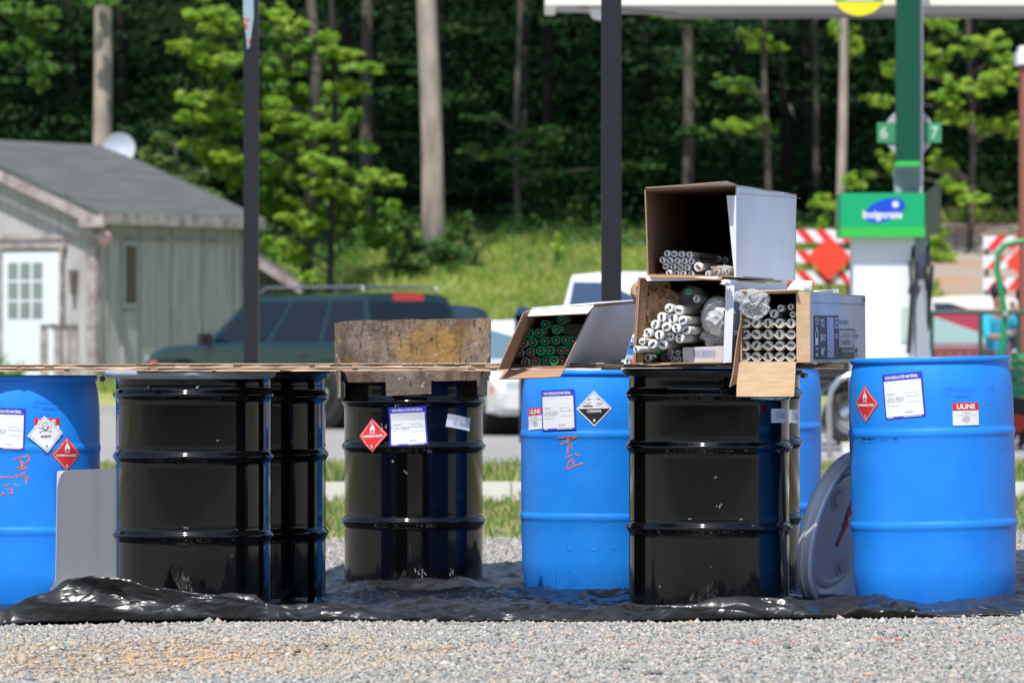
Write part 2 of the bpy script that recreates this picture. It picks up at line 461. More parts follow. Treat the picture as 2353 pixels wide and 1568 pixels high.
def nz(X, D, sc, seed=0):
    return (np.sin(X*sc*1.7+seed)+np.sin(D*sc*1.3+X*sc*.6+seed*2)+np.sin(X*sc*3.1-D*sc*.9+seed*3))/3
def sandmask(X, D):
    e = np.hypot((X+1.05)*1.15, (D-17.7)*.75)+.35*nz(X, D, 3.5)
    p = np.clip((.95-e)/.6, 0, .8)
    return rng.random(len(X)) > p
def paintm(X, D):
    return (X > -.3) & (rng.random(len(X)) < .55) & (np.abs(D-(17.75-.22*np.clip(X-.9, 0, 2))-.05*np.sin(X*7)) < .05) & (nz(X, D, 9, 2) > -.05) & (rng.random(len(X)) < .7)
stones("gravel_stones", 230000, -2.4, 2.4, 14.8, 20.2, .003, .012, sm_, [34, 24, 17, 7, 8, 6], sandmask, paintm, sandy=True)
stones("gravel_stones", 1500, -2.5, 2.5, 14.6, 20, .014, .024, sm_[:6], [34, 24, 17, 7, 8, 3], sandy=True)
stones("gravel_stones", 30000, -3, 3, 25.3, 31.6, .008, .02, sm_[:6], [34, 24, 17, 7, 8, 6])

# grass blades
def blades(name, n, X0, X1, D0, D1, h0, h1, wd, mats, clump=0, keep=None):
    X = rng.uniform(X0, X1, n); D = rng.uniform(D0, D1, n)
    if keep is not None: k = keep(X, D); X, D = X[k], D[k]
    n = len(X); Z = zg(X, D); h = rng.uniform(h0, h1, n)*(1+.5*nz(X, D, 1.3))
    a = rng.uniform(0, 6.28, n); lx = rng.normal(0, .35, n)*h; ly = rng.normal(0, .35, n)*h
    dx, dy = np.cos(a)*wd*.5, np.sin(a)*wd*.5
    V = np.stack([np.stack([X-dx, D-dy, Z-.01], -1), np.stack([X+dx, D+dy, Z-.01], -1),
                  np.stack([X+lx*.5+dx*.7, D+ly*.5+dy*.7, Z+h*.65], -1), np.stack([X+lx, D+ly, Z+h], -1)], 1)
    Q = np.arange(n*4).reshape(-1, 4)
    o = np_mesh(name, V.reshape(-1, 3), Q, mats, rng.integers(0, len(mats), n)); tag(o, kind="stuff"); return o
gm = [mat("grass_a", (.13, .25, .04), .7, trans=.3), mat("grass_b", (.2, .3, .06), .7, trans=.3), mat("grass_dry", (.4, .36, .16), .8, trans=.2)]
blades("grass", 26000, -4.5, 4.8, 31.3, 37.6, .02, .085, .012, gm, keep=lambda X, D: rng.random(len(X)) < .45+.6*nz(X, D, 2.2)+(D-31)/8)
blades("grass", 22000, -6, 7, 38.3, 46.3, .03, .1, .014, gm)
mg = [mat("meadow_a", (.17, .3, .04), .8, trans=.4), mat("meadow_b", (.3, .4, .07), .8, trans=.4), mat("meadow_c", (.42, .4, .15), .8, trans=.35)]
blades("meadow_grass", 120000, -7, 6.9, 78.5, 104, .05, .2, .035, mg, keep=lambda X, D: rng.random(len(X)) < .75+.6*nz(X, D, 1.1))
blades("meadow_grass", 5000, 6.5, 14, 107.8, 109.6, .1, .3, .05, mg)
blades("weeds", 700, -8.3, -7.0, 79, 79.6, .1, .5, .04, gm[:2])

# ------------------------------------------------------------ tarp
def crease_nodes(m):
    n = m.node_tree; b = n.nodes["Principled BSDF"]; L = n.links.new; tc = n.nodes.new("ShaderNodeTexCoord"); prev = None
    for sc, st, dist in ((4.5, (1, .5, 2.6), .03), (11, (1, .6, 2.0), .011)):
        no = n.nodes.new("ShaderNodeTexNoise"); no.inputs["Scale"].default_value = sc*.35; L(tc.outputs["Object"], no.inputs["Vector"])
        mx = n.nodes.new("ShaderNodeVectorMath"); mx.operation = 'SCALE'; mx.inputs["Scale"].default_value = .35; L(no.outputs["Color"], mx.inputs[0])
        ad = n.nodes.new("ShaderNodeVectorMath"); ad.operation = 'ADD'; L(tc.outputs["Object"], ad.inputs[0]); L(mx.outputs[0], ad.inputs[1])
        mp = n.nodes.new("ShaderNodeMapping"); mp.inputs["Scale"].default_value = st; L(ad.outputs[0], mp.inputs[0])
        vo = n.nodes.new("ShaderNodeTexVoronoi"); vo.feature = 'DISTANCE_TO_EDGE'; vo.inputs["Scale"].default_value = sc; L(mp.outputs[0], vo.inputs["Vector"])
        bp = n.nodes.new("ShaderNodeBump"); bp.inputs["Strength"].default_value = .42; bp.inputs["Distance"].default_value = dist*2; L(vo.outputs["Distance"], bp.inputs["Height"])
        if prev: L(prev, bp.inputs["Normal"])
        prev = bp.outputs[0]
    L(prev, b.inputs["Normal"])
M_tarp = mat("black_plastic_sheet", (.014, .0145, .016), .3, spec=.5, col2=(.028, .028, .03), vscale=16)
crease_nodes(M_tarp)
def tri(x): return abs((x % 1.0)-.5)*2
CR = [(math.cos(a), math.sin(a), f, ph) for a, f, ph in ((.3, 1.9, .1), (1.25, 2.6, .4), (2.1, 3.3, .7), (2.75, 4.7, .2), (.8, 6.3, .55), (1.8, 8.1, .9), (2.4, 11, .3), (.1, 15, .8))]
def crumple(x, y, seed=0):
    """straight sharp creases running in several directions, each fading in and out"""
    z = 0; wx = .22*noise.noise(Vector((x*1.3, y*1.3, seed))); wy = .22*noise.noise(Vector((x*1.3, y*1.3, seed+7)))
    for k, (cx, sy, f, ph) in enumerate(CR):
        mk = noise.noise(Vector((x*f*.35, y*f*.35, k*3.1+seed)))+.25
        if mk > 0: z += (tri(f*((x+wx)*cx+(y+wy)*sy*1.2)+ph+seed)-.5)*min(1, mk*2.2)/f
    return z
def make_tarp():
    crest_u = [-200, 0, 23, 50, 115, 173, 269, 346, 442, 540, 590, 611, 652, 707, 756, 800, 900, 1000, 1100, 1200, 1300, 1400, 1447, 1530, 1600, 1614, 1632, 1755, 1847, 1880, 1930, 1966, 2050, 2130, 2216, 2281, 2353, 2600]
    crest_y = [1415, 1409, 1399, 1382, 1359, 1343, 1334, 1338, 1353, 1362, 1364, 1388, 1392, 1399, 1394, 1398, 1400, 1402, 1401, 1403, 1404, 1396, 1378, 1379, 1376, 1372, 1367, 1374, 1386, 1405, 1399, 1393, 1400, 1402, 1393, 1378, 1390, 1395]
    nx, ny = 1000, 190
    Xs = np.linspace(-2.75, 2.55, nx); V = []; T = np.linspace(0, 1, ny)**1.7
    for j, X in enumerate(Xs):
        Df = float(np.interp(X, [-2.75, -1, -.4, .5, 1.2, 2.5], [20.0, 19.85, 19.6, 19.15, 19.1, 19.0]))+.05*noise.noise(Vector((X*1.7, 0, 3)))+.02*noise.noise(Vector((X*9, 0, 3)))
        Db = 25.2+.25*noise.noise(Vector((X*2, 5, 3)))
        yc = float(np.interp(1176+X/Df*F, crest_u, crest_y))
        zc = CZ-(yc-HV)/F*(Df+.13); H = max(.012, zc-float(zg(X, Df+.13))); wd = .13+.8*H
        cr = .05+.035*noise.noise(Vector((X*2.3, 1, 0)))+.25*H
        for t in T:
            D = Df+(Db-Df)*t; d = D-Df; base = float(zg(X, D))+.006
            if d < cr: q = d/cr; f = .92*q**.55+.08*q
            elif d < wd+cr: q = (d-cr)/wd; f = (1-q)**1.25
            else: f = 0
            c = crumple(X*.42, D*.95); c2 = crumple(X*1.6+5, D*1.5, 3)
            if f > 0: z = base+H*f+(c*(.05+.5*min(.12, H)*f)+c2*(.012+.1*min(.12, H)))*min(1, d/.02+.1)
            else: z = base+.014+c*.06+c2*.05
            if d > .03: z = max(z, base-.001)
            z += .022*math.exp(-((X+.33)/.42)**2-((D-22.45)/.3)**2)
            z += .03*sm(24.3, 24.9, D)*tri(X*3+D)
            w2 = noise.noise(Vector((X*3.2, z*9, 8)))
            V.append((X+f*H*.4*w2, D-f*H*(.3+.5*tri(X*1.3+z*7)), z))
    i = np.arange(nx-1)[:, None]*ny+np.arange(ny-1)[None, :]
    Q = np.stack([i, i+ny, i+ny+1, i+1], -1).reshape(-1, 4)
    o = np_mesh("plastic_sheet", V, Q, M_tarp, smooth=True)
    tag(o, "wrinkled glossy black plastic sheet spread on the gravel under all the drums", "plastic sheet")
make_tarp()

# ------------------------------------------------------------ foliage
def leaves(centers, radii, n, size, up=.6, flat=False):
    """centers (k,3), radii (k,3), n leaves each -> quad verts"""
    c = np.repeat(np.asarray(centers, float), n, 0); r = np.repeat(np.asarray(radii, float), n, 0); m = len(c)
    d = rng.normal(size=(m, 3)); d /= np.linalg.norm(d, axis=1)[:, None]
    rad = rng.random((m, 1))**(.45)
    p = c+d*rad*r
    nrm = rng.normal(size=(m, 3))*.7+np.array([0, -.25, up]); nrm /= np.linalg.norm(nrm, axis=1)[:, None]
    a = np.cross(nrm, rng.normal(size=(m, 3))); a /= np.linalg.norm(a, axis=1)[:, None]; b = np.cross(nrm, a)
    s = size*rng.uniform(.55, 1.2, (m, 1))
    V = np.stack([p-a*s*.5, p-b*s*.28+a*s*.05, p+a*s*.5, p+b*s*.28+a*s*.05], 1)
    return V.reshape(-1, 3)
def crown(name, V, mats, parent=None):
    n = len(V)//4
    g = rng.integers(0, len(mats), max(1, n//30+1)); mi = np.repeat(g, 30)[:n]
    mi = np.where(rng.random(n) < .4, rng.integers(0, len(mats), n), mi)
    return np_mesh(name, V, np.arange(n*4).reshape(-1, 4), mats, mi, parent=parent)
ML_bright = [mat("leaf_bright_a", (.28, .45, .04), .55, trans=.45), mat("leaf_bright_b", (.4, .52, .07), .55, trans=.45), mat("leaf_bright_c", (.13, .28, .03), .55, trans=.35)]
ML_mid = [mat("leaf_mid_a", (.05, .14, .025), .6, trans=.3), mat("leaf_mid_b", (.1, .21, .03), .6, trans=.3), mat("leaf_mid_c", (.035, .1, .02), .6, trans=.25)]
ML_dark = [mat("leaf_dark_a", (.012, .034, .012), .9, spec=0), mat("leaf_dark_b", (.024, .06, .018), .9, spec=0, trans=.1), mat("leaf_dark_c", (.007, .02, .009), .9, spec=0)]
M_bark = mat("pale_bark", (.33, .28, .245), .9, var=.35, vscale=5, stretch=(1, 1, .25), bump=.8, bscale=12, bstretch=(1, 1, .25))
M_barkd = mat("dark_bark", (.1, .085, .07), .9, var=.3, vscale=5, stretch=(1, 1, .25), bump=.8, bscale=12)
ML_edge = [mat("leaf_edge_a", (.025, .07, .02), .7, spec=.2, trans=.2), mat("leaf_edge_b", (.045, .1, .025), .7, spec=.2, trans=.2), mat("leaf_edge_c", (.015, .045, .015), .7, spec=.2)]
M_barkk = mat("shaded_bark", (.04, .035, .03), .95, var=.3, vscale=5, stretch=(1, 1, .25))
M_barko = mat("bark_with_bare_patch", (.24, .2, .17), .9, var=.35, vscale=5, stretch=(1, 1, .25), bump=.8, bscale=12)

def spray_centers(pts, D, k=7, dj=.8):
    """pts: (u, v, half width, half height) in picture px; breaks each bough into k clumps"""
    C = []; Rr = []
    for (u, v, hw, hh) in pts:
        DD = D+random.uniform(-dj, dj); s = F/DD
        k2 = int(k*2.4)
        for i in range(k2):
            t = (i+.5)/k2*2-1
            uu = u+hw*t*.92+random.uniform(-.12, .12)*hw; vv = v+random.gauss(0, .5)*hh*(1.1-.6*abs(t))+t*abs(t)*hh*.3
            C.append(tuple(P(uu, vv, DD+random.uniform(-.4, .4)))); q = random.uniform(.7, 1.2)
            q = random.uniform(.4, 1.5); Rr.append((hw/k*1.9*q/s, hw/k*2.4/s, hh*.2*q/s))
    return C, Rr
def zc_(l, ox=0, oy=0, k=.42291): return [(ox+a*k, oy+b*k, c*k, d*k) for a, b, c, d in l]

def tree(name, label, cat, u, vb, D, dia, lean=0, h=13, bark=None, sprays=None, mats=None, n=120, size=.12, topcrown=True, group=None, k=7, limb=True, bend=0, dj=.8, extra=None):
    b = P(u, vb, D); b.z = float(zg(b.x, D))-.05
    t = thing(name, b, label, cat, group)
    m = MB(); path = []
    for i in range(15):
        q = i/14; path.append(b+Vector((lean*q*h+bend*math.sin(q*5)+.04*math.sin(q*9+u), .1*math.sin(q*4), q*h)))
    m.tube(path, [dia/2*(1.12 if i == 0 else 1)*(1-.45*i/14) for i in range(15)], 12)
    m.build("trunk", bark or M_bark, t, smooth=True)
    V = []
    if sprays:
        C, Rr = spray_centers(sprays, D, k, dj); V.append(leaves(C, Rr, n, size))
        if limb:
            for (su, sv, hw, hh) in sprays:
                e = P(su, sv+hh*.3, D); z0 = max(b.z+.3, min(e.z-.25, b.z+h*.9)); q = (z0-b.z)/h
                s0 = Vector((b.x+lean*q*h+bend*math.sin(q*5), D, z0)); mid = s0.lerp(e, .5)+Vector((0, 0, .08))
                MB().tube([s0, mid, e], [dia*.13+.008, dia*.09+.006, .006], 6).build("limb", bark or M_bark, t, smooth=True)
    if topcrown:
        C = []; Rr = []
        for i in range(34):
            a = random.uniform(0, 6.28); r = random.uniform(.3, 2.6); C.append((b.x+lean*h+math.cos(a)*r, D+.8+math.sin(a)*r, b.z+h-2.2+random.uniform(-1.2, 3.2)))
            Rr.append((random.uniform(.7, 1.2),)*2+(.5,))
        V.append(leaves(C, Rr, 55, .3))
    if extra is not None: V.append(extra)
    if V: crown("crown", np.concatenate(V), mats or ML_mid, t)
    return t

# the bright layered tree left of the middle
brt = zc_([(1150, 90, 150, 60), (1060, 260, 160, 50), (1240, 330, 150, 40), (1480, 60, 100, 50), (1580, 130, 100, 60), (1780, 195, 60, 25), (1850, 290, 110, 45), (1960, 370, 110, 28),
           (1900, 480, 110, 45), (1100, 540, 150, 45), (1250, 620, 140, 45), (1050, 640, 90, 30), (1540, 640, 150, 50), (1640, 700, 150, 45), (1100, 790, 150, 50), (1240, 850, 90, 40), (1770, 690, 90, 40),
           (1750, 880, 120, 55), (1900, 940, 150, 50), (2080, 970, 120, 55), (1740, 1000, 120, 50), (1860, 1040, 90, 40), (1640, 1200, 130, 60), (1740, 1240, 100, 40), (1530, 1330, 110, 60), (1600, 1400, 80, 40),
           (1640, 1520, 90, 40), (1500, 560, 70, 40), (1950, 800, 90, 50), (1180, 170, 100, 40)])
fill = zc_([(1130, 330, 130, 120), (1160, 650, 150, 110), (1260, 120, 130, 90), (1620, 250, 160, 120), (1200, 850, 120, 60), (1500, 350, 180, 150), (1700, 500, 200, 150), (1350, 950, 150, 100), (1550, 850, 170, 110), (1800, 1150, 200, 110), (2020, 1150, 160, 110), (1500, 1120, 130, 70), (1330, 500, 100, 120), (1850, 620, 120, 100), (2100, 1300, 120, 90), (1480, 950, 120, 120)])
C, Rr = spray_centers(fill, 95.5, 11, .8); fv = leaves(C, Rr, 120, .12)
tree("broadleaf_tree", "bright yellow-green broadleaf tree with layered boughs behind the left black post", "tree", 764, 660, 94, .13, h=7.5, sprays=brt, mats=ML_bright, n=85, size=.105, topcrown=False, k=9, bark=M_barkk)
o_ = thing("broadleaf_tree", (P(700, 640, 95.8).x, 95.8, float(zg(P(700, 640, 95.8).x, 95.8))), "mid-green leafy tree filling the gaps right behind the bright layered tree", "tree")
MB().tube([o_.location, o_.location+Vector((.2, 0, 4)), o_.location+Vector((-.2, 0, 9))], [.11, .09, .04]).build("trunk", M_barkd, o_, smooth=True)
crown("crown", fv, [ML_bright[2], ML_mid[1], ML_bright[0], ML_bright[2]], o_)
# shrubs left of it
C, Rr = spray_centers(zc_([(880, 760, 45, 60), (860, 870, 100, 55), (800, 920, 60, 40), (1000, 950, 110, 70), (1100, 1050, 120, 60), (940, 1040, 90, 50)]), 92, 8, .5)
o_ = thing("shrub", (P(400, 500, 92).x, 92, float(zg(P(400, 500, 92).x, 92))), "olive-green bushy shrub rising behind the shed roof right of the satellite dish", "shrub")
MB().tube([o_.location, o_.location+Vector((.1, 0, 2.2)), o_.location+Vector((0, 0, 3.2))], [.06, .04, .02]).build("stem", M_barkd, o_)
crown("foliage", leaves(C, Rr, 45, .1), [mat("leaf_olive_a", (.13, .2, .04), .6, trans=.3), mat("leaf_olive_b", (.08, .14, .03), .6, trans=.3)], o_)

# trees with visible trunks
tree("tall_tree", "thick pale trunk above the shed roof beside the satellite dish", "tree", 231, 560, 94, .36, h=13, sprays=zc_([(150, 60, 150, 60), (60, 40, 90, 50), (200, 150, 100, 50), (150, 260, 60, 70), (240, 360, 70, 50), (210, 450, 50, 40), (560, 8, 80, 25), (30, 260, 40, 30)]), n=45, size=.13, mats=ML_mid[:2]+ML_bright[2:], limb=False)
tree("tall_tree", "tall pale straight trunk standing at the edge of the grass bank", "tree", 993, 600, 96, .4, lean=-.022, h=14, bark=M_bark, topcrown=True)
tree("tall_tree", "grey trunk rising straight above the top cardboard box", "tree", 1577, 560, 106, .22, lean=.003, h=13, bark=M_barkd,
     sprays=zc_([(1640, 720, 90, 35), (1570, 100, 150, 25)], 904.6, 0), n=30, mats=ML_mid)
tree("tall_tree", "slim pale trunk left of the green canopy column", "tree", 1934, 500, 99, .18, h=13, sprays=[(1940, 75, 35, 30), (1960, 110, 20, 25), (1890, 470, 30, 30), (1960, 420, 25, 18)], n=40, size=.12, mats=ML_bright, limb=False)
tree("tall_tree", "thin crooked trunk between the top box and the green canopy column", "tree", 1868, 480, 110, .13, bend=.12, lean=-.012, h=12, bark=M_barkd, sprays=[(1880, 330, 60, 40), (1840, 170, 30, 20)], n=25, mats=ML_dark, limb=False)
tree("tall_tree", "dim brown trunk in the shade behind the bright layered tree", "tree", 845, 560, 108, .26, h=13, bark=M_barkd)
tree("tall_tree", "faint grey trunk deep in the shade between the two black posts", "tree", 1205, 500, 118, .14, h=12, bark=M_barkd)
# lit boughs reaching out of the wood
boughs = [("leafy green sapling with two sunlit boughs above the open top box", 1760, 112, 103, zc_([(1960, 190, 90, 40), (2020, 250, 110, 40), (1840, 440, 100, 35), (1910, 490, 90, 40), (1840, 680, 100, 30), (1950, 700, 110, 32), (1990, 660, 50, 25)], 904.6, 0), ML_bright),
          ("dull green sapling with low boughs left of the tall black post", 1190, 60, 103, zc_([(770, 750, 130, 40), (880, 710, 70, 25), (560, 830, 190, 40), (720, 940, 130, 28), (850, 940, 70, 20), (1340, 900, 110, 25), (480, 640, 120, 15)], 904.6, 0), ML_mid),
          ("broad leafy tree right of the green canopy column", 2230, 60, 100, [(1809+a*.5195, b*.5195, c*.5195, d*.5195) for a, b, c, d in
            [(680, 110, 70, 50), (720, 220, 120, 50), (640, 300, 60, 60), (780, 390, 90, 60), (700, 440, 60, 50), (960, 350, 110, 50), (900, 400, 60, 40), (740, 520, 80, 45), (400, 440, 70, 35), (460, 320, 40, 50), (960, 260, 60, 30),
             (880, 190, 100, 50), (690, 730, 60, 50), (820, 880, 70, 60), (860, 560, 80, 40), (730, 820, 70, 40), (440, 720, 40, 60), (360, 770, 30, 20), (980, 560, 60, 60)]], ML_bright)]
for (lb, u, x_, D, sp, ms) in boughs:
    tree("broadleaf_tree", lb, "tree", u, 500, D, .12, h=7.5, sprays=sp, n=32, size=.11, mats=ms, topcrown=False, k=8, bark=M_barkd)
# low plants on the bank
def bush(u, v, D, hw, hh, label, mats, n=900, size=.1, name="shrub", cat="shrub", cone=False):
    s = F/D; b = P(u, v, D); b.z = float(zg(b.x, D))
    t = thing(name, b, label, cat)
    C = []; Rr = []
    for i in range(14):
        q = i/13; r = (1-q)*hw/s if cone else hw/s*math.sin(math.pi*(.25+.7*q))
        a = random.uniform(0, 6.28); C.append((b.x+math.cos(a)*r*.5, D+math.sin(a)*r*.5, b.z+.05+q*hh*2/s)); Rr.append((max(r*.6, .06),)*2+(hh*.25/s,))
    MB().tube([b, b+Vector((0, 0, hh*1.6/s))], [.03, .01], 6).build("stem", M_barkd, t)
    crown("foliage", leaves(C, Rr, n//14, size), mats, t)
bush(1076, 560, 97, 40, 55, "small pointed evergreen sapling on the grass bank beside the pale trunk", ML_mid, cone=True)
bush(1030, 600, 95, 70, 45, "rounded green bush at the foot of the tall pale trunk", ML_mid, 1500)
bush(940, 610, 94, 60, 50, "dark green bush left of the tall pale trunk", ML_dark+ML_mid, 1300)
bush(1280, 600, 96, 12, 42, "slender pale weed standing tall in the meadow", ML_bright, 250)
bush(1690, 480, 100, 50, 25, "low bright bush at the wood edge behind the top box", ML_mid, 700)
bush(1890, 500, 99, 30, 40, "light green bush at the foot of the slim pale trunk", ML_bright, 700)
bush(2160, 520, 98, 50, 35, "yellow-green bush at the top of the gravel bank right of the fuel pump", ML_bright, 900)

# the wood behind: a mass of trunks and foliage
def wood():
    C = []; Rr = []
    for i in range(2300):   # understorey, dark
        D = random.uniform(105.5, 122); X = random.uniform(-20, 20); z = float(zg(X, D))+(random.uniform(.2, 7.5) if i % 3 else random.uniform(0, 1.5))
        if noise.noise(Vector((X*.33, D*.2, z*.5)))+.12 < 0: continue
        C.append((X, D, z)); r = random.uniform(.3, 1.3); Rr.append((r*1.5, r, r*.3))
    V1 = leaves(C, Rr, 110, .12)
    C = []; Rr = []
    for i in range(1500):  # high canopy that shades everything below
        D = random.uniform(102.5, 140); X = random.uniform(-26, 26); z = 11.5+random.uniform(0, 9)+(D-102)*.06
        C.append((X, D, z)); r = random.uniform(1, 1.9); Rr.append((r, r, r*.5))
    V2 = leaves(C, Rr, 24, .62, up=1.2)
    C = []; Rr = []
    for i in range(900):   # the far wall of foliage
        D = random.uniform(128, 140); X = random.uniform(-26, 26); z = random.uniform(3, 15)
        C.append((X, D, z)); Rr.append((1.6, 1, 1.1))
    V3 = leaves(C, Rr, 60, .3)
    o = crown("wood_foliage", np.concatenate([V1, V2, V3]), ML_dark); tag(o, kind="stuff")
    C = []; Rr = []
    for i in range(640):   # half-lit boughs along the edge of the wood
        D = random.uniform(102.5, 106.5); X = random.uniform(-13, 13); z = float(zg(X, D))+random.uniform(.1, 8)**1.0
        if noise.noise(Vector((X*.42+9, 2, z*.55))) < .02: continue
        C.append((X, D, z)); r = random.uniform(.2, .85); Rr.append((r*1.5, r, r*.22))
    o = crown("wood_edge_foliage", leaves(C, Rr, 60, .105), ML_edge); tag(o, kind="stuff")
    m = MB()
    for i in range(26):
        D = random.uniform(112, 132); X = random.uniform(-20, 20); z = float(zg(X, D)); r = random.uniform(.06, .17)
        m.tube([(X, D, z-.1), (X+random.uniform(-.3, .3), D, z+5), (X+random.uniform(-.5, .5), D, z+13)], [r, r*.8, r*.5], 8)
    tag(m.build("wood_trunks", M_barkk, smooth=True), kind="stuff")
wood()

def brush():   # low weeds and saplings where the meadow meets the wood
    C = []; Rr = []
    for i in range(520):
        D = 95+9*random.random()**.6; X = random.uniform(-9, 6.5); z = float(zg(X, D))
        if noise.noise(Vector((X*.8, D*.5, 4))) < -.05: continue
        h = random.uniform(.1, .5)*(D-93)/7; C.append((X, D, z+h*.6)); Rr.append((random.uniform(.12, .4), .25, h*.6))
    tag(crown("brush", leaves(C, Rr, 50, .08), [ML_mid[0], ML_mid[1], ML_edge[1], ML_bright[2]]), kind="stuff")
brush()
# ------------------------------------------------------------ shed
M_wood = mat("weathered_boards", (.52, .5, .505), .9, spec=.2, col2=(.35, .34, .35), vscale=2.4, stretch=(5, 5, .35), bump=.6, bscale=5, bstretch=(10, 10, .3))
M_woodd = mat("dark_weathered_wood", (.13, .11, .1), .9, var=.4, vscale=6, stretch=(6, 6, .5))
M_trim = mat("worn_trim", (.46, .41, .4), .85, col2=(.24, .2, .2), vscale=6)
M_shing = mat("green_grey_shingles", (.12, .128, .124), .95, col2=(.075, .08, .078), vscale=2, stretch=(.6, .6, 20), bump=.4, bscale=4, bstretch=(.5, .5, 20))
M_doorw = mat("white_door_paint", (.74, .77, .84), .45)
M_pane = mat("window_glass", (.2, .26, .25), .08, spec=.8)
ang = math.atan2(.86, .51)
g0 = .30
sh = thing("shed", (-5.93, 80, g0), "weathered grey board shed with a shingle roof and a white door", "shed", rotz=ang)
m = MB(); LX, LY, HE, HR = 3.84, 5.2, 2.9-g0, 3.93-g0
m.poly([(0, 0, 0), (0, 0, HE), (0, LY/2, HR), (0, LY, HE), (0, LY, 0)]); m.poly([(LX, 0, 0), (LX, LY, 0), (LX, LY, HE), (LX, LY/2, HR), (LX, 0, HE)])
m.poly([(0, 0, 0), (LX, 0, 0), (LX, 0, HE), (0, 0, HE)]); m.poly([(0, LY, 0), (0, LY, HE), (LX, LY, HE), (LX, LY, 0)])
m.build("wall", M_wood, sh, world=False)
m = MB()
for i in range(5): m.box((i*.81+.3, -.008, HE/2), (.012, .012, HE-.05))
for y in (2.0, 3.2, 4.4): m.box((-.008, y, HE/2), (.012, .012, HE))
m.box((LX/2, -.018, 2.54-g0), (LX, .03, .05)); m.box((-.018, 1.0, 2.56-g0), (.03, 2.3, .07))
m.box((-.02, .04, HE/2), (.04, .14, HE)); m.box((.05, -.02, HE/2), (.12, .04, HE-.02)); m.box((LX-.04, -.02, HE/2), (.08, .04, HE-.02))
m.build("batten", M_trim, sh, world=False)
m = MB(); sl = (HR-HE)/(LY/2)
for s_ in (0, 1):
    def rp(x, q, dz): y = q*(LY/2+.22)-.22; z = HE+sl*y+dz; return (x, y if not s_ else LY-y, z)
    a, b_, c, d = rp(-.22, 0, .09), rp(LX+.2, 0, .09), rp(LX+.2, 1, .09), rp(-.22, 1, .09)
    e, f, g, h = rp(-.22, 0, .02), rp(LX+.2, 0, .02), rp(LX+.2, 1, .02), rp(-.22, 1, .02)
    m.hexa([a, b_, c, d, e, f, g, h])
m.build("roof", M_shing, sh, world=False)
m = MB(); m.box((LX/2, -.235, HE-.09), (LX+.4, .03, .17))
for s_ in (0, 1):
    y0, y1 = (-.22, LY/2) if not s_ else (LY+.22, LY/2)
    m.hexa([(-.25, y0, HE-.14-sl*.22), (-.25, y1, HR-.14), (-.25, y1, HR+.01), (-.25, y0, HE+.01-sl*.22), (-.222, y0, HE-.14-sl*.22), (-.222, y1, HR-.14), (-.222, y1, HR+.01), (-.222, y0, HE+.01-sl*.22)])
m.box((-.24, -.12, HE-.14), (.06, .42, .15)); m.build("fascia", M_trim, sh, world=False)
def shq(x, y, z): return (x, y, z)
m = MB(); m.box((-.03, 1.07, 1.02), (.05, 1.02, 2.06)); dr = m.build("door", M_doorw, sh, world=False)
m = MB()
m.box((-.05, .545, 1.04), (.06, .05, 2.14)); m.box((-.05, 1.6, 1.04), (.06, .05, 2.14)); m.box((-.05, 1.07, 2.13), (.07, 1.2, .08)); m.build("door_frame", M_trim, sh, world=False)
m = MB()
for i in range(3):
    for j in range(3): m.box((-.058, 1.39-i*.215, 1.77-j*.28), (.006, .17, .24))
m.build("pane", M_pane, dr, world=False)
m = MB(); m.box((-.075, .66, 1.0), (.04, .05, .05)); m.build("handle", M_chrome, dr, world=False)
m = MB(); m.box((.835, -.028, 1.72), (.37, .03, .95)); wn = m.build("window", mat("window_frame_grey", (.42, .44, .45), .7), sh, world=False)
m = MB(); m.box((.835, -.046, 1.72), (.27, .006, .83)); m.build("pane", mat("dark_green_pane", (.05, .07, .045), .15), wn, world=False)
m = MB(); m.box((.835, -.025, .72), (.4, .03, .95)); m.build("panel", M_wood, sh, world=False)
m = MB(); m.box((-.07, .33, 1.74), (.1, .09, .08)); m.tube([(-.09, .33, 1.7), (-.09, .33, 1.42)], [.05, .03], 8); m.build("wall_lamp", M_woodd, sh, world=False)
m = MB(); m.lathe([(.03, 0), (.09, .08), (.1, .16), (.05, .22)], 10, (-.05, -.2, 2.1)); o = m.build("ornament", mat("faded_pink", (.6, .38, .44), .7), sh, world=False)
# porch rail
pr = thing("porch_rail", (-6.35, 78.9, .3), "short dark weathered railing in front of the white shed door", "railing", rotz=-.15)
m = MB(); m.box((0, 0, .97), (.52, .1, .05)); m.build("top_rail", M_woodd, pr, world=False)
for x in (-.22, -.02, .1, .22):
    m = MB(); m.box((x, 0, .47), (.09, .07, .94)); m.build("post", M_trim, pr, world=False)
# lean-to
lt = thing("lean_to", (-4.1, 86.6, .3), "dark board lean-to with a steep sloping roof behind the shed", "lean-to")
m = MB(); m.hexa([(-.9, 0, 0), (.72, 0, 0), (.72, 0, 1.72), (-.9, 0, 2.75), (-.9, 2, 0), (.72, 2, 0), (.72, 2, 1.72), (-.9, 2, 2.75)]); m.build("wall", mat("dark_board", (.22, .21, .22), .9, col2=(.11, .1, .11), vscale=3, stretch=(8, 8, .3)), lt, world=False)
m = MB(); m.hexa([(-1.0, -.25, 2.72), (.85, -.25, 1.55), (.85, -.25, 1.68), (-1.0, -.25, 2.87), (-1, 2.1, 2.72), (.85, 2.1, 1.55), (.85, 2.1, 1.68), (-1.0, 2.1, 2.87)]); m.build("roof", M_woodd, lt, world=False)
m = MB(); m.hexa([(-1.0, -.29, 2.66), (.87, -.29, 1.49), (.87, -.29, 1.64), (-1.0, -.29, 2.83), (-1, -.255, 2.66), (.87, -.255, 1.49), (.87, -.255, 1.64), (-1.0, -.255, 2.83)]); m.build("fascia", M_trim, lt, world=False)
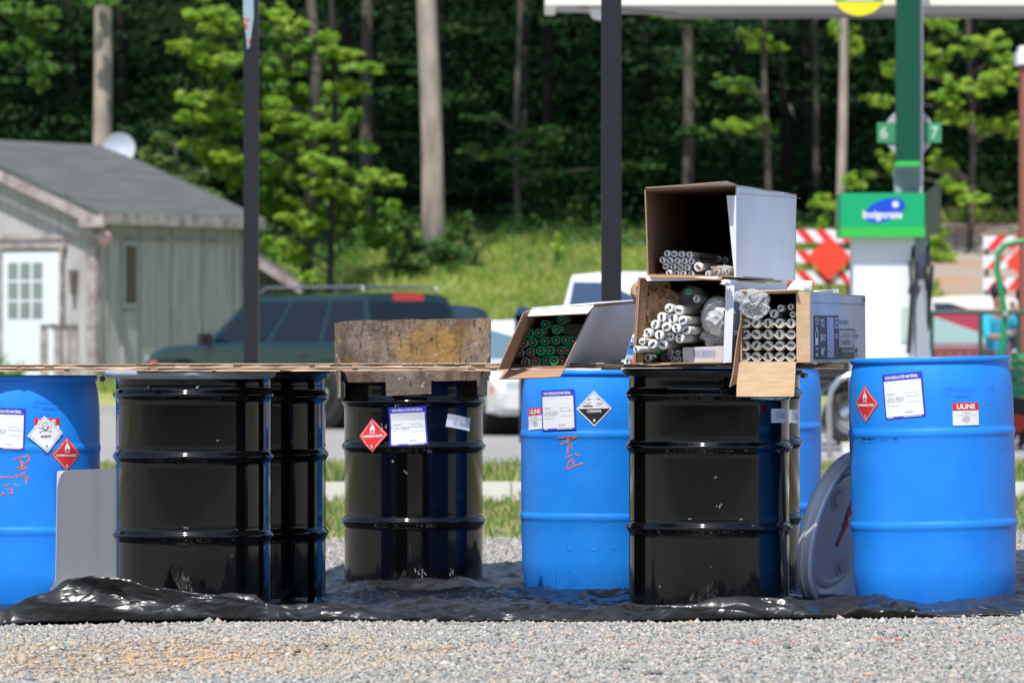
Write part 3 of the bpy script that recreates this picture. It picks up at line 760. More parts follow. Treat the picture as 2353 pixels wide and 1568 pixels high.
# dish
c = P(274, 343, 84.6)
dh = thing("satellite_dish", (c.x, c.y, c.z-.55), "round pale satellite dish with a rusty stain above the shed roof", "satellite dish")
Md = Matrix.Rotation(R(78), 3, 'X') @ Matrix.Rotation(R(0), 3, 'Y')
m = MB(); prof = [(r*.245, (r*r)*.07) for r in (0.02, .2, .4, .6, .8, 1)]
m.lathe(prof, 32, (0, 0, .55), M=Md, cap1=False); m.lathe([(a, b-.008) for a, b in prof], 32, (0, 0, .55), M=Md, cap1=False)
m.build("dish", mat("stained_dish_paint", (.45, .5, .58), .5, col2=(.5, .36, .22), vscale=3, vmin=.55, vmax=.7), dh, world=False, smooth=True)
m = MB(); m.tube([(0, .05, 0), (0, .05, .45), (0, .03, .52)], .02, 8); m.build("mast", M_chrome, dh, world=False)
m = MB(); m.tube([(0, -.02, .32), (0, -.25, .4)], .012, 6); m.box((0, -.27, .42), (.06, .08, .06)); m.build("feed_arm", M_chrome, dh, world=False)

# ------------------------------------------------------------ posts
M_post = mat("black_post_paint", (.018, .019, .024), .38, bump=.05, bscale=4)
def post(u0, u1, D, label):
    s = F/D; wd = (u1-u0)/s; c = P((u0+u1)/2, 0, D); zb = float(zg(c.x, D))
    t = thing("square_post", (c.x, D, zb), label, "post")
    m = MB(); h = 6.2
    m.box((0, 0, h/2), (wd, wd, h))
    for k in (-.28, 0, .28): m.box((wd*k, -wd/2-.002, h/2), (wd*.14, .006, h-.1))
    m.build("shaft", M_post, t, world=False)
    MB().box((0, 0, .03), (wd*1.9, wd*1.9, .06)).build("base_plate", M_post, t, world=False)
    return t, wd
p1, wd1 = post(560, 594, 38.6-1.6, "black square post behind the left drums with a torn sticker near the top")
post(1381, 1427, 28, "thicker black square post behind the slanted white box of tubes")
D1 = 37.0; zt = P(577, 40, D1).z
m = MB(); nrm = random.Random(3)
pts = [(-.5, 1.2), (.2, 1.2), (.25, .3), (.1, .0), (-.05, -.3), (-.2, -.35), (-.3, -.05), (-.5, .3)]
m.poly([(x*wd1*.95-.004, -wd1/2-.009, zt-p1.location.z+y*.33-.1) for x, y in pts][::-1])
m.build("sticker", mat("torn_sticker", (.3, .42, .5), .5, col2=(.55, .1, .06), vscale=22, vmin=.55, vmax=.6), p1, world=False)

# ------------------------------------------------------------ vehicles
M_hub = mat("wheel_rim_metal", (.4, .41, .42), .35, metal=.8)
M_trimb = mat("black_car_trim", (.02, .02, .022), .5)
M_well = mat("wheel_well_black", (.008, .008, .008), .9)
M_hlamp = mat("headlamp_lens", (.5, .53, .55), .08, coat=1)
def car(name, label, loc, rotz, paint, L=4.5, W=1.75, H=1.45, belt=.92, hood=.8, cab=(-.38, .24, -.22, .04), splits=(.02, .34, .66, .98), rack=False, pickup=False, highlamp=False, r=.33, glass=None):
    """cab = rear bottom, front bottom, rear top, front top (fractions of the length)"""
    t = thing(name, loc, label, "car" if name != "pickup_truck" else "pickup truck", rotz=rotz)
    glass = glass or M_wdark
    hb = belt if not pickup else belt-.02
    prof = [(-.5, .42), (-.5, belt-.22), (-.485, hb-.05), (-.46, hb), (cab[1]-.02, belt), (cab[1]+.04, belt-.015), (.40, hood), (.47, hood-.09), (.5, hood-.24), (.5, .35), (.47, .24), (-.47, .24)]
    m = MB(); n = len(prof); cz = .55
    st = [(-W/2, .965, .06), (-W/2+.06, 1, 0), (W/2-.06, 1, 0), (W/2, .965, .06)]
    for y, k, dz in st:
        for (x, z) in prof: m.vert((x*L*k if k < 1 else x*L, y, z-dz*(1 if z > .6 else -.6)))
    for i in range(3):
        for j in range(n): m.face((i*n+j, (i+1)*n+j, (i+1)*n+(j+1) % n, i*n+(j+1) % n))
    m.face(list(range(n))); m.face([3*n+j for j in range(n-1, -1, -1)])
    m.build("body", paint, t, smooth=True, world=False, angle=32)
    rb, fb, rt, ft = [c_*L for c_ in cab]; yb, yt = W/2-.05, W/2-.2
    A = [(rb, -yb, belt-.04), (fb, -yb, belt-.04), (ft, -yt, H), (rt, -yt, H)]; B = [(x, -y, z) for x, y, z in A]
    m = MB(); nn = 5
    b = len(m.v)
    cols = []
    for k in range(nn):   # rounded roof in cross section
        q = k/(nn-1)*2-1
        cols.append([(rt, yt*q, H-.05+.05*(1-q*q)), (ft, yt*q, H-.05+.05*(1-q*q))])
    ids = [[m.vert(p) for p in c_] for c_ in cols]
    lo = [m.vert(p) for p in (A[0], A[1], B[1], B[0])]
    for k in range(nn-1): m.face((ids[k][0], ids[k][1], ids[k+1][1], ids[k+1][0]))
    m.face((lo[0], lo[1], ids[0][1], ids[0][0])); m.face((lo[2], lo[3], ids[-1][0], ids[-1][1]))
    m.face([lo[1], lo[2]]+[ids[k][1] for k in range(nn-1, -1, -1)]); m.face([lo[3], lo[0]]+[ids[k][0] for k in range(nn)])
    m.build("roof", paint, t, world=False)
    def side(sgn, a, b_, z0=.1, z1=.9):
        def pt(f, g):
            x = lerp(lerp(rb, fb, f), lerp(rt, ft, f), g); y = -lerp(yb, yt, g)*sgn; z = lerp(belt-.04, H-.05, g); return Vector((x, y-.006*sgn, z))
        return [pt(a, z0), pt(b_, z0), pt(b_, z1), pt(a, z1)]
    for sgn in (1, -1):
        for i in range(len(splits)-1):
            q = side(sgn, splits[i]+.018, splits[i+1]-.018); m = MB(); m.panel(q if sgn > 0 else [q[1], q[0], q[3], q[2]], .004); m.build("window", glass, t, world=False)
    def endw(f0, top, bot, sx):
        y0, y1 = lerp(yb, yt, .12)-.07, lerp(yb, yt, .86)-.04; z0, z1 = lerp(belt-.04, H-.05, .12), lerp(belt-.04, H-.05, .88)
        x0, x1 = lerp(bot, top, .12)+sx*.012, lerp(bot, top, .88)+sx*.012
        q = [(x0, -y0, z0), (x0, y0, z0), (x1, y1, z1), (x1, -y1, z1)]
        m = MB(); m.panel(q if sx > 0 else [q[1], q[0], q[3], q[2]], -.004); return m
    endw(0, ft, fb, 1).build("windshield", glass, t, world=False); endw(0, rt, rb, -1).build("rear_window", glass, t, world=False)
    for sx in (-1, 1):
        for sy in (-1, 1):
            x = sx*L*.305
            MB().lathe([(r+.07, -.5), (r+.07, 0)], 28, (x, sy*(W/2-.0), r+.02), M=Matrix.Rotation(R(90*-sy), 3, 'X')).build("wheel_well", M_well, t, world=False)
            m = MB(); Mw = Matrix.Rotation(R(90*-sy), 3, 'X')
            m.lathe([(r*.62, -.2), (r*.93, -.2), (r, -.16), (r, .01), (r*.93, .05), (r*.64, .05), (r*.62, .02)], 28, (x, sy*(W/2-.03), r), M=Mw, closed=True)
            wl = m.build("wheel", M_tyre, t, smooth=True, world=False, angle=40)
            m = MB(); m.lathe([(.02, .045), (r*.2, .045), (r*.3, .02), (r*.55, .015), (r*.62, .03), (r*.62, -.1)], 28, (x, sy*(W/2-.03), r), M=Mw); m.build("rim", M_hub, wl, smooth=True, world=False, angle=30)
    for sy in (-1, 1):
        MB().box((L/2*.985, sy*(W/2-.25), hood-.19), (.06, .32, .13)).build("headlight", M_hlamp, t, world=False)
        MB().box((-L/2*.992, sy*(W/2-.16), belt-.22), (.05, .2, .26)).build("taillight", M_redlamp, t, world=False)
        m = MB(); m.box((fb-.14*L*.3, sy*(W/2+.08), belt+.05), (.09, .18, .15)); m.build("mirror", M_trimb if not highlamp else paint, t, world=False)
        m = MB(); m.box((-.02, sy*(W/2+.005), belt-.16), (.17, .03, .03)); m.box((-.22*L, sy*(W/2+.0), belt-.16), (.17, .03, .03)); m.build("door_handle", M_trimb, t, world=False)
        MB().box((L*.44, sy*(W/2-.005), hood-.22), (.12, .02, .06)).build("side_marker", M_orange, t, world=False)
    MB().box((L/2+.02, 0, .42), (.12, W*.93, .2)).build("bumper", M_trimb if rack else paint, t, world=False)
    MB().box((-L/2-.02, 0, .42), (.12, W*.93, .2)).build("bumper", M_trimb if rack else paint, t, world=False)
    MB().box((L/2+.012, 0, hood-.22), (.03, W*.4, .12)).build("grille", M_trimb, t, world=False)
    MB().box((-L/2-.01, 0, .7), (.03, .32, .14)).build("number_plate", M_white, t, world=False)
    if rack:
        m = MB()
        for sy in (-1, 1): m.tube([(rt+.1, sy*(yt-.05), H+.0), (rt+.15, sy*(yt-.05), H+.07), (ft-.25, sy*(yt-.05), H+.07), (ft-.15, sy*(yt-.05), H)], .014, 6)
        for x in (rt+.4, (rt+ft)/2, ft-.5): m.tube([(x, -yt+.05, H+.07), (x, yt-.05, H+.07)], .018, 6)
        m.build("roof_rack", M_hub, t, world=False)
    return t
def paint(name, c, r=.22): return mat(name, c, r, coat=.8, coatr=.05)
zz = lambda x, y: float(zg(x, y))
t = car("suv", "dark teal suv with a roof rack parked beside the shed, seen from behind", (-2.67, 72.2, zz(-2.67, 72.2)), math.atan2(.73, -.68), paint("teal_paint", (.003, .026, .028), .3), L=4.5, W=1.74, H=1.66, belt=1.02, hood=.98,
    cab=(-.49, .23, -.44, .06), rack=True, r=.37, splits=(.02, .3, .62, .98), glass=mat("bluish_car_glass", (.012, .018, .026), .15, spec=.3))
MB().box((-1.99, 0, 1.6), (.05, .5, .09)).build("brake_light", M_redlamp, t, world=False)
car("car", "dark blue hatchback mostly hidden behind the teal suv", (-2.1, 75.6, zz(-2.1, 75.6)-.15), R(150), paint("dark_blue_paint", (.02, .03, .05)), L=4.0, H=1.5, belt=.95, hood=.9, cab=(-.48, .25, -.4, .05))
car("car", "white sedan parked behind the rusty steel pan", (0.0, 67.36, zz(0, 67.36)), math.atan2(-.954, .3), paint("white_paint", (.72, .72, .73)), L=4.5, W=1.74, H=1.36, belt=.88, hood=.76, cab=(-.36, .26, -.2, .05), splits=(.02, .5, .98), glass=mat("sky_lit_glass", (.12, .2, .24), .08, spec=1))
t = car("pickup_truck", "white pickup truck facing the camera behind the boxes of tubes", (1.62, 75.6, zz(1.62, 75.6)-.1), R(-93), paint("white_truck_paint", (.7, .72, .76)), L=5.4, W=1.98, H=1.9, belt=1.2, hood=1.12, cab=(-.12, .22, -.1, .1), splits=(.04, .96), r=.4, highlamp=True, glass=mat("blue_truck_glass", (.03, .06, .12), .1, spec=.9))
car("car", "red car behind the green trailer rail right of the fuel pump", (5.95, 72.5, zz(5.75, 72.5)), R(-108), paint("red_paint", (.3, .025, .04)), L=4.4, H=1.5, belt=1.04, hood=.98, cab=(-.38, .26, -.22, .03), glass=mat("green_glare_glass", (.25, .36, .33), .1, spec=1))  # pale green glass colour stands for glare and green reflections on the windshield
car("car", "pale beige car roof showing above the trailer rail at the foot of the gravel bank", (6.5, 79.3, zz(6.5, 79.3)-.95), R(-80), paint("beige_paint", (.62, .58, .5)), L=4.4, H=1.45, belt=.9, hood=.82)
c = P(1201, 725, 60); t = thing("mailbox", (c.x, 60, zz(c.x, 60)), "dark blue drop box on a post between the white sedan and the pickup truck", "mailbox")
MB().box((0, 0, .62), (.08, .08, 1.24)).build("post", M_post, t, world=False)
m = MB(); m.box((0, 0, 1.2), (.18, .3, .32)); m.tube([(0, -.15, 1.36), (0, .15, 1.36)], .088, 12); m.build("box", paint("navy_paint", (.03, .07, .18)), t, world=False)

# ------------------------------------------------------------ fuel station
M_dkgreen = mat("dark_green_cladding", (.0, .075, .042), .4); M_lgreen = mat("light_green_cladding", (.04, .5, .08), .4); M_mgreen = mat("mid_green_cladding", (.004, .38, .15), .4)
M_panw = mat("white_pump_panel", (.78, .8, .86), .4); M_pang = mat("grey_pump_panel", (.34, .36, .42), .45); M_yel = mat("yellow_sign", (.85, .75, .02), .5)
DP = 52.0
def pb(m, u0, v0, u1, v1, D, dep):   # box whose front fills a picture rectangle at depth D
    a = P(u0, v0, D); b = P(u1, v1, D)
    m.box(((a.x+b.x)/2, D+dep/2, (a.z+b.z)/2), (b.x-a.x, dep, a.z-b.z)); return m
bx = P(2030, 0, DP).x; bz = zz(bx, DP)
pp = thing("fuel_pump", (bx, DP, bz), "white fuel pump with a green header panel and a blue oval logo", "fuel pump")
vb = HV+(CZ-bz)*F/DP
pb(MB(), 1960, 545, 2100, vb, DP+.08, .55).build("body", M_panw, pp)
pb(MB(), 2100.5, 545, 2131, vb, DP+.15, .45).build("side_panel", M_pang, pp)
m = MB(); pb(m, 1932, 443, 2124, 521, DP-.05, .7); m.build("header", M_mgreen, pp)
pb(MB(), 1931, 521.5, 2125, 544, DP-.06, .72).build("header_stripe", M_lgreen, pp)
a, b_ = P(2125.5, 443, DP-.03), P(2126, 543, DP-.03)
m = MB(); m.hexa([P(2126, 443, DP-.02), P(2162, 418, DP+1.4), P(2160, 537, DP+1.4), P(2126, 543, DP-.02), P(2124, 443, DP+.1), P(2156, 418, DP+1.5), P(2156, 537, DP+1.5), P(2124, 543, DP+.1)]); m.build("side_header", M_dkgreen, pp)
pb(MB(), 2070, 705, 2093, 785, DP+.07, .008).build("card_reader", mat("reader_green_white", (.5, .62, .55), .5), pp)
m = MB(); m.tube([P(2097, 560, DP+.1), P(2096, 640, DP+.02), P(2092, 720, DP), P(2086, 812, DP)], .018, 8); m.tube([P(2131, 545, DP+.2), P(2133, 600, DP+.1), P(2135, 680, DP+.1), P(2133, 740, DP+.1), P(2110, 830, DP+.1)], .02, 8)
m.build("hose", M_trimb, pp, smooth=True)
m = MB(); m.tube([P(2098, 600, DP), P(2099, 650, DP-.04), P(2091, 672, DP-.12)], [.05, .04, .025], 8); m.tube([P(2133, 610, DP+.05), P(2134, 665, DP+.02)], [.05, .035], 8); m.build("nozzle", M_trimb, pp, smooth=True)
m = MB(); m.hexa([P(2104, 690, DP-.02), P(2118, 660, DP-.02), P(2140, 830, DP-.02), P(2104, 845, DP-.02), P(2104, 690, DP+.1), P(2118, 660, DP+.1), P(2140, 830, DP+.1), P(2104, 845, DP+.1)]); m.build("side_cover", M_pang, pp)
d = Decal(); s_ = F/(DP-.05)
def ell(cx, cy, rx, ry, rot, n=28): return [(cx+rx*math.cos(q)*math.cos(rot)-ry*math.sin(q)*math.sin(rot), cy+rx*math.cos(q)*math.sin(rot)+ry*math.sin(q)*math.cos(rot)) for q in [2*math.pi*i/n for i in range(n)]]
d.poly(ell(0, .02, .2, .1, .35), 0, 0); d.text("Invigorate", -.02, -.03, .36, .1, 1, 8, bold=.03, rot=.0)
for k in range(4): d.stroke([(.1-.035*math.cos(k*.785), .075-.035*math.sin(k*.785)), (.1+.035*math.cos(k*.785), .075+.035*math.sin(k*.785))], .012, 1, 6+k)
c = P(2032, 488, DP-.05)
d.place("logo", [mat("logo_blue", (.01, .07, .6), .4), M_white], lambda x, y, o: (c.x+x, c.y-o, c.z+y), pp, world=True)
# canopy with its column
cx0 = P(1253, 12, 52.4); zc = CZ+(HV-12)/F*52.4
cn = thing("station_canopy", (cx0.x, 52.4, bz), "white fuel station canopy with grey underside cut off by the top of the picture", "canopy")
m = MB(); zr = zc-bz
m.box((3.6, .05, zr+.45), (7.2, .1, .9)); m.box((.05, .85, zr+.45), (.1, 1.5, .9)); m.build("fascia", mat("canopy_white", (.85, .83, .76), .5), cn, world=False)
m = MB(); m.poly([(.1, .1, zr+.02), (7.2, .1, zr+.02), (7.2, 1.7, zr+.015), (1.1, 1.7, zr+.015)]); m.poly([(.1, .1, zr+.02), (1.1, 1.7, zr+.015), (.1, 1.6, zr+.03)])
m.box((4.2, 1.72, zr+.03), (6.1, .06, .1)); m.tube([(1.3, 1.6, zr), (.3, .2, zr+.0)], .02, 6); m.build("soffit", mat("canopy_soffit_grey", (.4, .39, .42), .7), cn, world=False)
m = MB(); m.lathe([(.01, -.13), (.07, -.11), (.1, -.05), (.11, .02)], 16, (P(1378, 0, 52.6).x-cx0.x, .25, zr+.0)); m.build("lamp", M_panw, cn, smooth=True, world=False)
xc0, xc1 = P(2060, 0, 51.9).x, P(2112, 0, 51.9).x
def colbox(v0, v1, mt, nm, par, D=51.85, dep=.22, u0=2060, u1=2112):
    return pb(MB(), u0, v0, u1, v1, D, dep).build(nm, mt, par)
cl = thing("canopy_column", ((xc0+xc1)/2, 51.95, bz), "tall green square column rising from the fuel pump to the canopy", "column")
colbox(-160, 370, M_dkgreen, "green_cladding", cl); colbox(370.2, 382, M_lgreen, "stripe", cl, u0=2059, u1=2113); colbox(382.2, 900, M_pang, "lower_cladding", cl, D=52.35, u0=2056, u1=2114)
pb(MB(), 2112.3, -160, 2120, 443, 51.95, .2).build("side_cladding", M_pang, cl)
# pump number sign
sc_ = P(2088, 305, 52.2); ns = thing("pump_number_sign", tuple(sc_), "round grey pump number sign reading 6 and 7 behind the green column", "sign")
m = MB(); Mx = Matrix.Rotation(R(90), 3, 'X'); m.lathe([(.228, -.02), (.228, .02)], 40, (0, 0, 0), M=Mx); m.build("disc", mat("sign_grey", (.42, .45, .5), .5), ns, world=False)
for sx in (-1, 1):
    m = MB(); m.box((sx*.215, -.028, 0), (.165, .016, .185)); pl = m.build("number_plate", mat("sign_green", (.05, .3, .13), .5), ns, world=False)
    d = Decal(); d.text("6" if sx < 0 else "7", 0, 0, .07, .12, 0, 0, bold=.03); d.place("number", [mat("faded_number", (.45, .6, .5), .5)], lambda x, y, o, sx=sx: (sx*.235+x, -.037-o, y), pl)
# yellow round sign hanging on the canopy
yc = P(1973, -28, 52.2); ys = thing("round_sign", tuple(yc), "yellow round sign with a green lettered band hanging from the canopy edge", "sign")
m = MB(); m.lathe([(.262, -.02), (.262, .02)], 48, M=Mx); m.build("disc", M_yel, ys, world=False)
d = Decal(); d.rect(-.225, -.127, .225, -.02, 0, 0, n=2); d.rect(-.13, -.118, .14, -.07, 1, 3, n=2); d.place("band", [mat("band_green", (.02, .4, .3), .5), M_white], lambda x, y, o: (x, -.022-o, y), ys)
# brick column with white cap at the right edge
bc = P(2372, 0, 60); t = thing("brick_column", (bc.x, 60, zz(bc.x, 60)), "red brick column with a white cap at the right edge of the picture", "column")
M_brick = mat("brick", (.34, .11, .07), .9, col2=(.24, .08, .055), vscale=30, stretch=(1, 1, 3)); hz = P(0, 150, 60).z-t.location.z
MB().box((0, 0, hz/2), (.27, .27, hz)).build("shaft", M_brick, t, world=False)
m = MB(); m.box((0, 0, hz+.07), (.36, .36, .14)); m.box((0, 0, hz+.17), (.3, .3, .06)); m.build("cap", M_panw, t, world=False)

# ------------------------------------------------------------ barricades
M_bred = mat("reflective_red", (.75, .04, .035), .4); M_diam = mat("orange_red_sign", (.85, .06, .03), .45)
def barricade(u0, u1, rows, D, label, dia, slope):
    x0, x1 = P(u0, 0, D).x, P(u1, 0, D).x; gz = zz((x0+x1)/2, D)
    t = thing("barricade", ((x0+x1)/2, D, gz), label, "barricade", "striped barricades on the gravel bank")
    W = x1-x0; h = .2
    for v in rows:
        z = P(0, v, D).z-gz
        b = MB().box((0, 0, z), (W, .03, h)).build("board", M_panw, t, world=False)
        d = Decal(); n = int(W/.3)+1
        for i in range(n):
            xa = -W/2+i*.3+.05; 
            q = [(xa, -h/2), (xa+.15, -h/2), (xa+.15+slope*.17, h/2), (xa+slope*.17, h/2)]
            q = [(min(max(a, -W/2), W/2), b_) for a, b_ in q]; d.add(q, [(0, 1, 2, 3)], 0, 0)
        d.place("stripes", [M_bred], lambda x, y, o, z=z: (x, -.016-o*3, z+y), b)
    zt_ = P(0, rows[0]-14, D).z-gz
    for x in (-W/2+.06, W/2-.06):
        MB().box((x, .04, zt_/2), (.05, .05, zt_)).build("upright", M_trimb, t, world=False)
        MB().box((x, .04, .03), (.06, 1.2, .05)).build("foot", M_trimb, t, world=False)
    if dia:
        c = P(dia[0], dia[1], D-.06); m = MB(); rr = dia[2]/(F/D)
        q = [(c.x, D-.07, c.z+rr), (c.x+rr, D-.07, c.z), (c.x, D-.07, c.z-rr), (c.x-rr, D-.07, c.z)]; m.panel(q, -.012)
        dd = thing("diamond_sign", tuple(c), "plain orange-red diamond sign fixed to the "+("barricade left of the fuel pump" if dia[0] < 2000 else "barricade at the right edge"), "sign", "diamond signs on the barricades")
        m.build("plate", M_diam, dd); m = MB(); m.tube([(c.x, D-.05, c.z), (c.x, D-.05, c.z-rr-.6)], .02, 6); m.build("stake", M_trimb, dd)
barricade(1800, 1957, (542, 589, 637), 87, "red and white striped barricade between the top box and the fuel pump", (1904, 592, 52), -1)
barricade(2258, 2420, (557, 602, 652), 87, "red and white striped barricade at the right edge behind the green tube loop", (2358, 602, 48), 1)

# ------------------------------------------------------------ trailer with green rack, people, rack, bucket
DT = 58.0; M_dg = mat("dark_green_frame", (.02, .09, .06), .45); xt0 = P(1880, 0, DT).x; gz = zz(4.2, DT)
tr = thing("utility_trailer", (xt0, DT, gz), "dark green utility trailer with a top rail and a silver fender", "trailer")
Lr = 3.1
def TP(u, v, dd=0): p = P(u, v, DT+dd); return (p.x, p.y, p.z)
m = MB(); m.tube([TP(2133, 717), TP(2460, 717)], .022, 8); m.build("top_rail", M_dg, tr)
for u in (2140, 2252, 2340, 2450): MB().tube([TP(u, 717), TP(u, 960)], .022, 8).build("post", M_dg, tr)
MB().box((1.55, .8, .55), (Lr, 1.6, .08)).build("deck", M_dg, tr, world=False)
m = MB()
for k in range(30): m.tube([(.1+k*.1, 0, .6), (.1+k*.1, 0, .98)], .006, 5)
for z in (.65, .72, .79, .86, .93, .98): m.tube([(0, 0, z), (Lr, 0, z)], .006, 5)
m.build("mesh_side", M_trimb, tr, world=False)
m = MB(); m.box((.25, .5, .72), (.5, .7, .3)); m.build("engine_cover", M_trimb, tr, world=False)
Mw = Matrix.Rotation(R(90), 3, 'X')
m = MB(); m.lathe([(.17, -.1), (.26, -.1), (.29, -.05), (.29, .05), (.26, .1), (.17, .1)], 28, (.32, -.12, .29), M=Mw, closed=True); wl = m.build("wheel", M_tyre, tr, smooth=True, world=False, angle=40)
m = MB(); m.lathe([(.02, .06), (.08, .06), (.15, .03), (.17, .07), (.17, -.05)], 28, (.32, -.12, .29), M=Mw); m.build("rim", M_chrome, wl, smooth=True, world=False, angle=30)
m = MB()
for i in range(9):
    a0 = R(20+i*15.5); a1 = R(20+(i+1)*15.5)
    m.panel([(.32-.36*math.cos(a0), -.26, .33+.36*math.sin(a0)), (.32-.36*math.cos(a1), -.26, .33+.36*math.sin(a1)), (.32-.36*math.cos(a1), .02, .33+.36*math.sin(a1)), (.32-.36*math.cos(a0), .02, .33+.36*math.sin(a0))], .006)
m.build("fender", M_chrome, tr, world=False)
for x in (2.0, 2.85): MB().box((x, -.02, .3), (.08, .08, .5)).build("stand", M_trimb, tr, world=False)
MB().box((1.98, -.05, .36), (.12, .04, .08)).build("red_reflector", M_redlamp, tr, world=False)
gl = thing("green_spreader", (P(2335, 0, 56).x, 56, zz(5, 56)), "bright green machine with a tall bent tube handle and slatted hopper at the right edge", "garden machine")
def GP(u, v, dd=0): p = P(u, v, 56+dd); return (p.x, p.y, p.z)
m = MB(); m.tube([GP(2300, 905), GP(2303, 800), GP(2308, 720), GP(2300, 670), GP(2290, 620), GP(2292, 585), GP(2306, 564), GP(2330, 556), GP(2365, 553), GP(2395, 560)], .03, 10); m.build("tube_handle", M_green, gl, smooth=True)
for v in (838, 860, 882, 904): pb(MB(), 2322, v-8, 2420, v+7, 56, .04).build("slat", M_green, gl)
pb(MB(), 2322, 812, 2420, 826, 55.97, .1).build("top_bar", mat("mid_green_bar", (.05, .35, .12), .4), gl)
pb(MB(), 2325, 915, 2420, 1000, 56.06, .4).build("hopper", M_trimb, gl)
for u in (2345, 2400): pb(MB(), u-5, 1000, u+5, 1058, 56.1, .06).build("leg", M_trimb, gl)
m = MB(); m.lathe([(.03, -.04), (.09, -.04), (.09, .04), (.03, .04)], 16, GP(2338, 972, -.05), M=Mw); m.build("red_cap", M_redlamp, gl)
m = MB()
for u, v in ((2310, 722), (2318, 765), (2330, 808)): m.lathe([(.004, -.03), (.03, -.02), (.03, .02), (.004, .03)], 10, GP(u, v, -.05), M=Mw)
m.build("bolts", M_chrome, gl)
# bent pipe rack
ur = thing("bicycle_rack", (P(1930, 0, 51).x, 51, zz(3, 51)), "bent galvanised pipe rack left of the blue drum marked flammable gas", "rack")
def UP(u, v): p = P(u, v, 51); return (p.x, p.y, p.z)
m = MB(); m.tube([UP(1906, 1052), UP(1905, 985), UP(1904, 925), UP(1910, 895), UP(1926, 872), UP(1950, 862), UP(1985, 860), UP(2005, 880), UP(2010, 925), UP(2010, 1052)], .027, 10); m.build("pipe", M_chrome, ur, smooth=True)
m = MB(); m.tube([UP(1926, 905), UP(1925, 945), UP(1932, 962), UP(1945, 964), UP(1958, 950), UP(1960, 905)], .012, 8); m.build("hanging_hose", M_trimb, ur, smooth=True)
bk = P(1945, 1048, 50); bkz = zz(bk.x, 50); t = thing("bucket", (bk.x+.02, 50, bkz), "small white plastic bucket beside the bent pipe rack", "bucket")
MB().lathe([(.055, 0), (.07, .13)], 20).build("body", M_panw, t, smooth=True, world=False, angle=40); MB().lathe([(.075, .13), (.075, .15)], 20).build("rim", mat("cream_rim", (.75, .7, .5), .5), t, world=False)
pb_ = MB(); g_ = thing("green_tub", (P(1915, 0, 64).x, 64, zz(3.6, 64)), "yellow-green low plant on the road edge behind the pipe rack", "plant")
C = [(g_.location.x+random.uniform(-.12, .12), 64+random.uniform(-.1, .1), g_.location.z+.05+.35*random.random()) for _ in range(10)]
crown("leaves", leaves(C, [(.12, .12, .1)]*10, 40, .06), ML_mid, g_); g_.name = "low_plant"

# people
M_skin = mat("skin", (.5, .28, .2), .6); M_skin2 = mat("skin_dark", (.3, .16, .11), .6); M_hair = mat("dark_hair", (.015, .01, .008), .7); M_turq = mat("turquoise_cloth", (.02, .35, .5), .8); M_gcloth = mat("grey_cloth", (.11, .12, .14), .85); M_bcloth = mat("black_cloth", (.025, .025, .03), .85); M_jean = mat("dark_trousers", (.04, .05, .08), .85)
def skin(name, verts, edges, radii, mt, parent, sub=2):
    me = bpy.data.meshes.new(name); me.from_pydata(verts, edges, []); me.materials.append(mt)
    o = bpy.data.objects.new(name, me); COL.objects.link(o); o.parent = parent
    sk = o.modifiers.new("skin", 'SKIN'); sk.use_smooth_shade = True
    if not me.skin_vertices: me.attributes.new("x", 'FLOAT', 'POINT')
    for i, r_ in enumerate(radii):
        d_ = me.skin_vertices[0].data[i]; d_.radius = r_ if hasattr(r_, '__len__') else (r_, r_); d_.use_root = (i == 0)
    sb = o.modifiers.new("sub", 'SUBSURF'); sb.levels = sub; sb.render_levels = sub
    return o
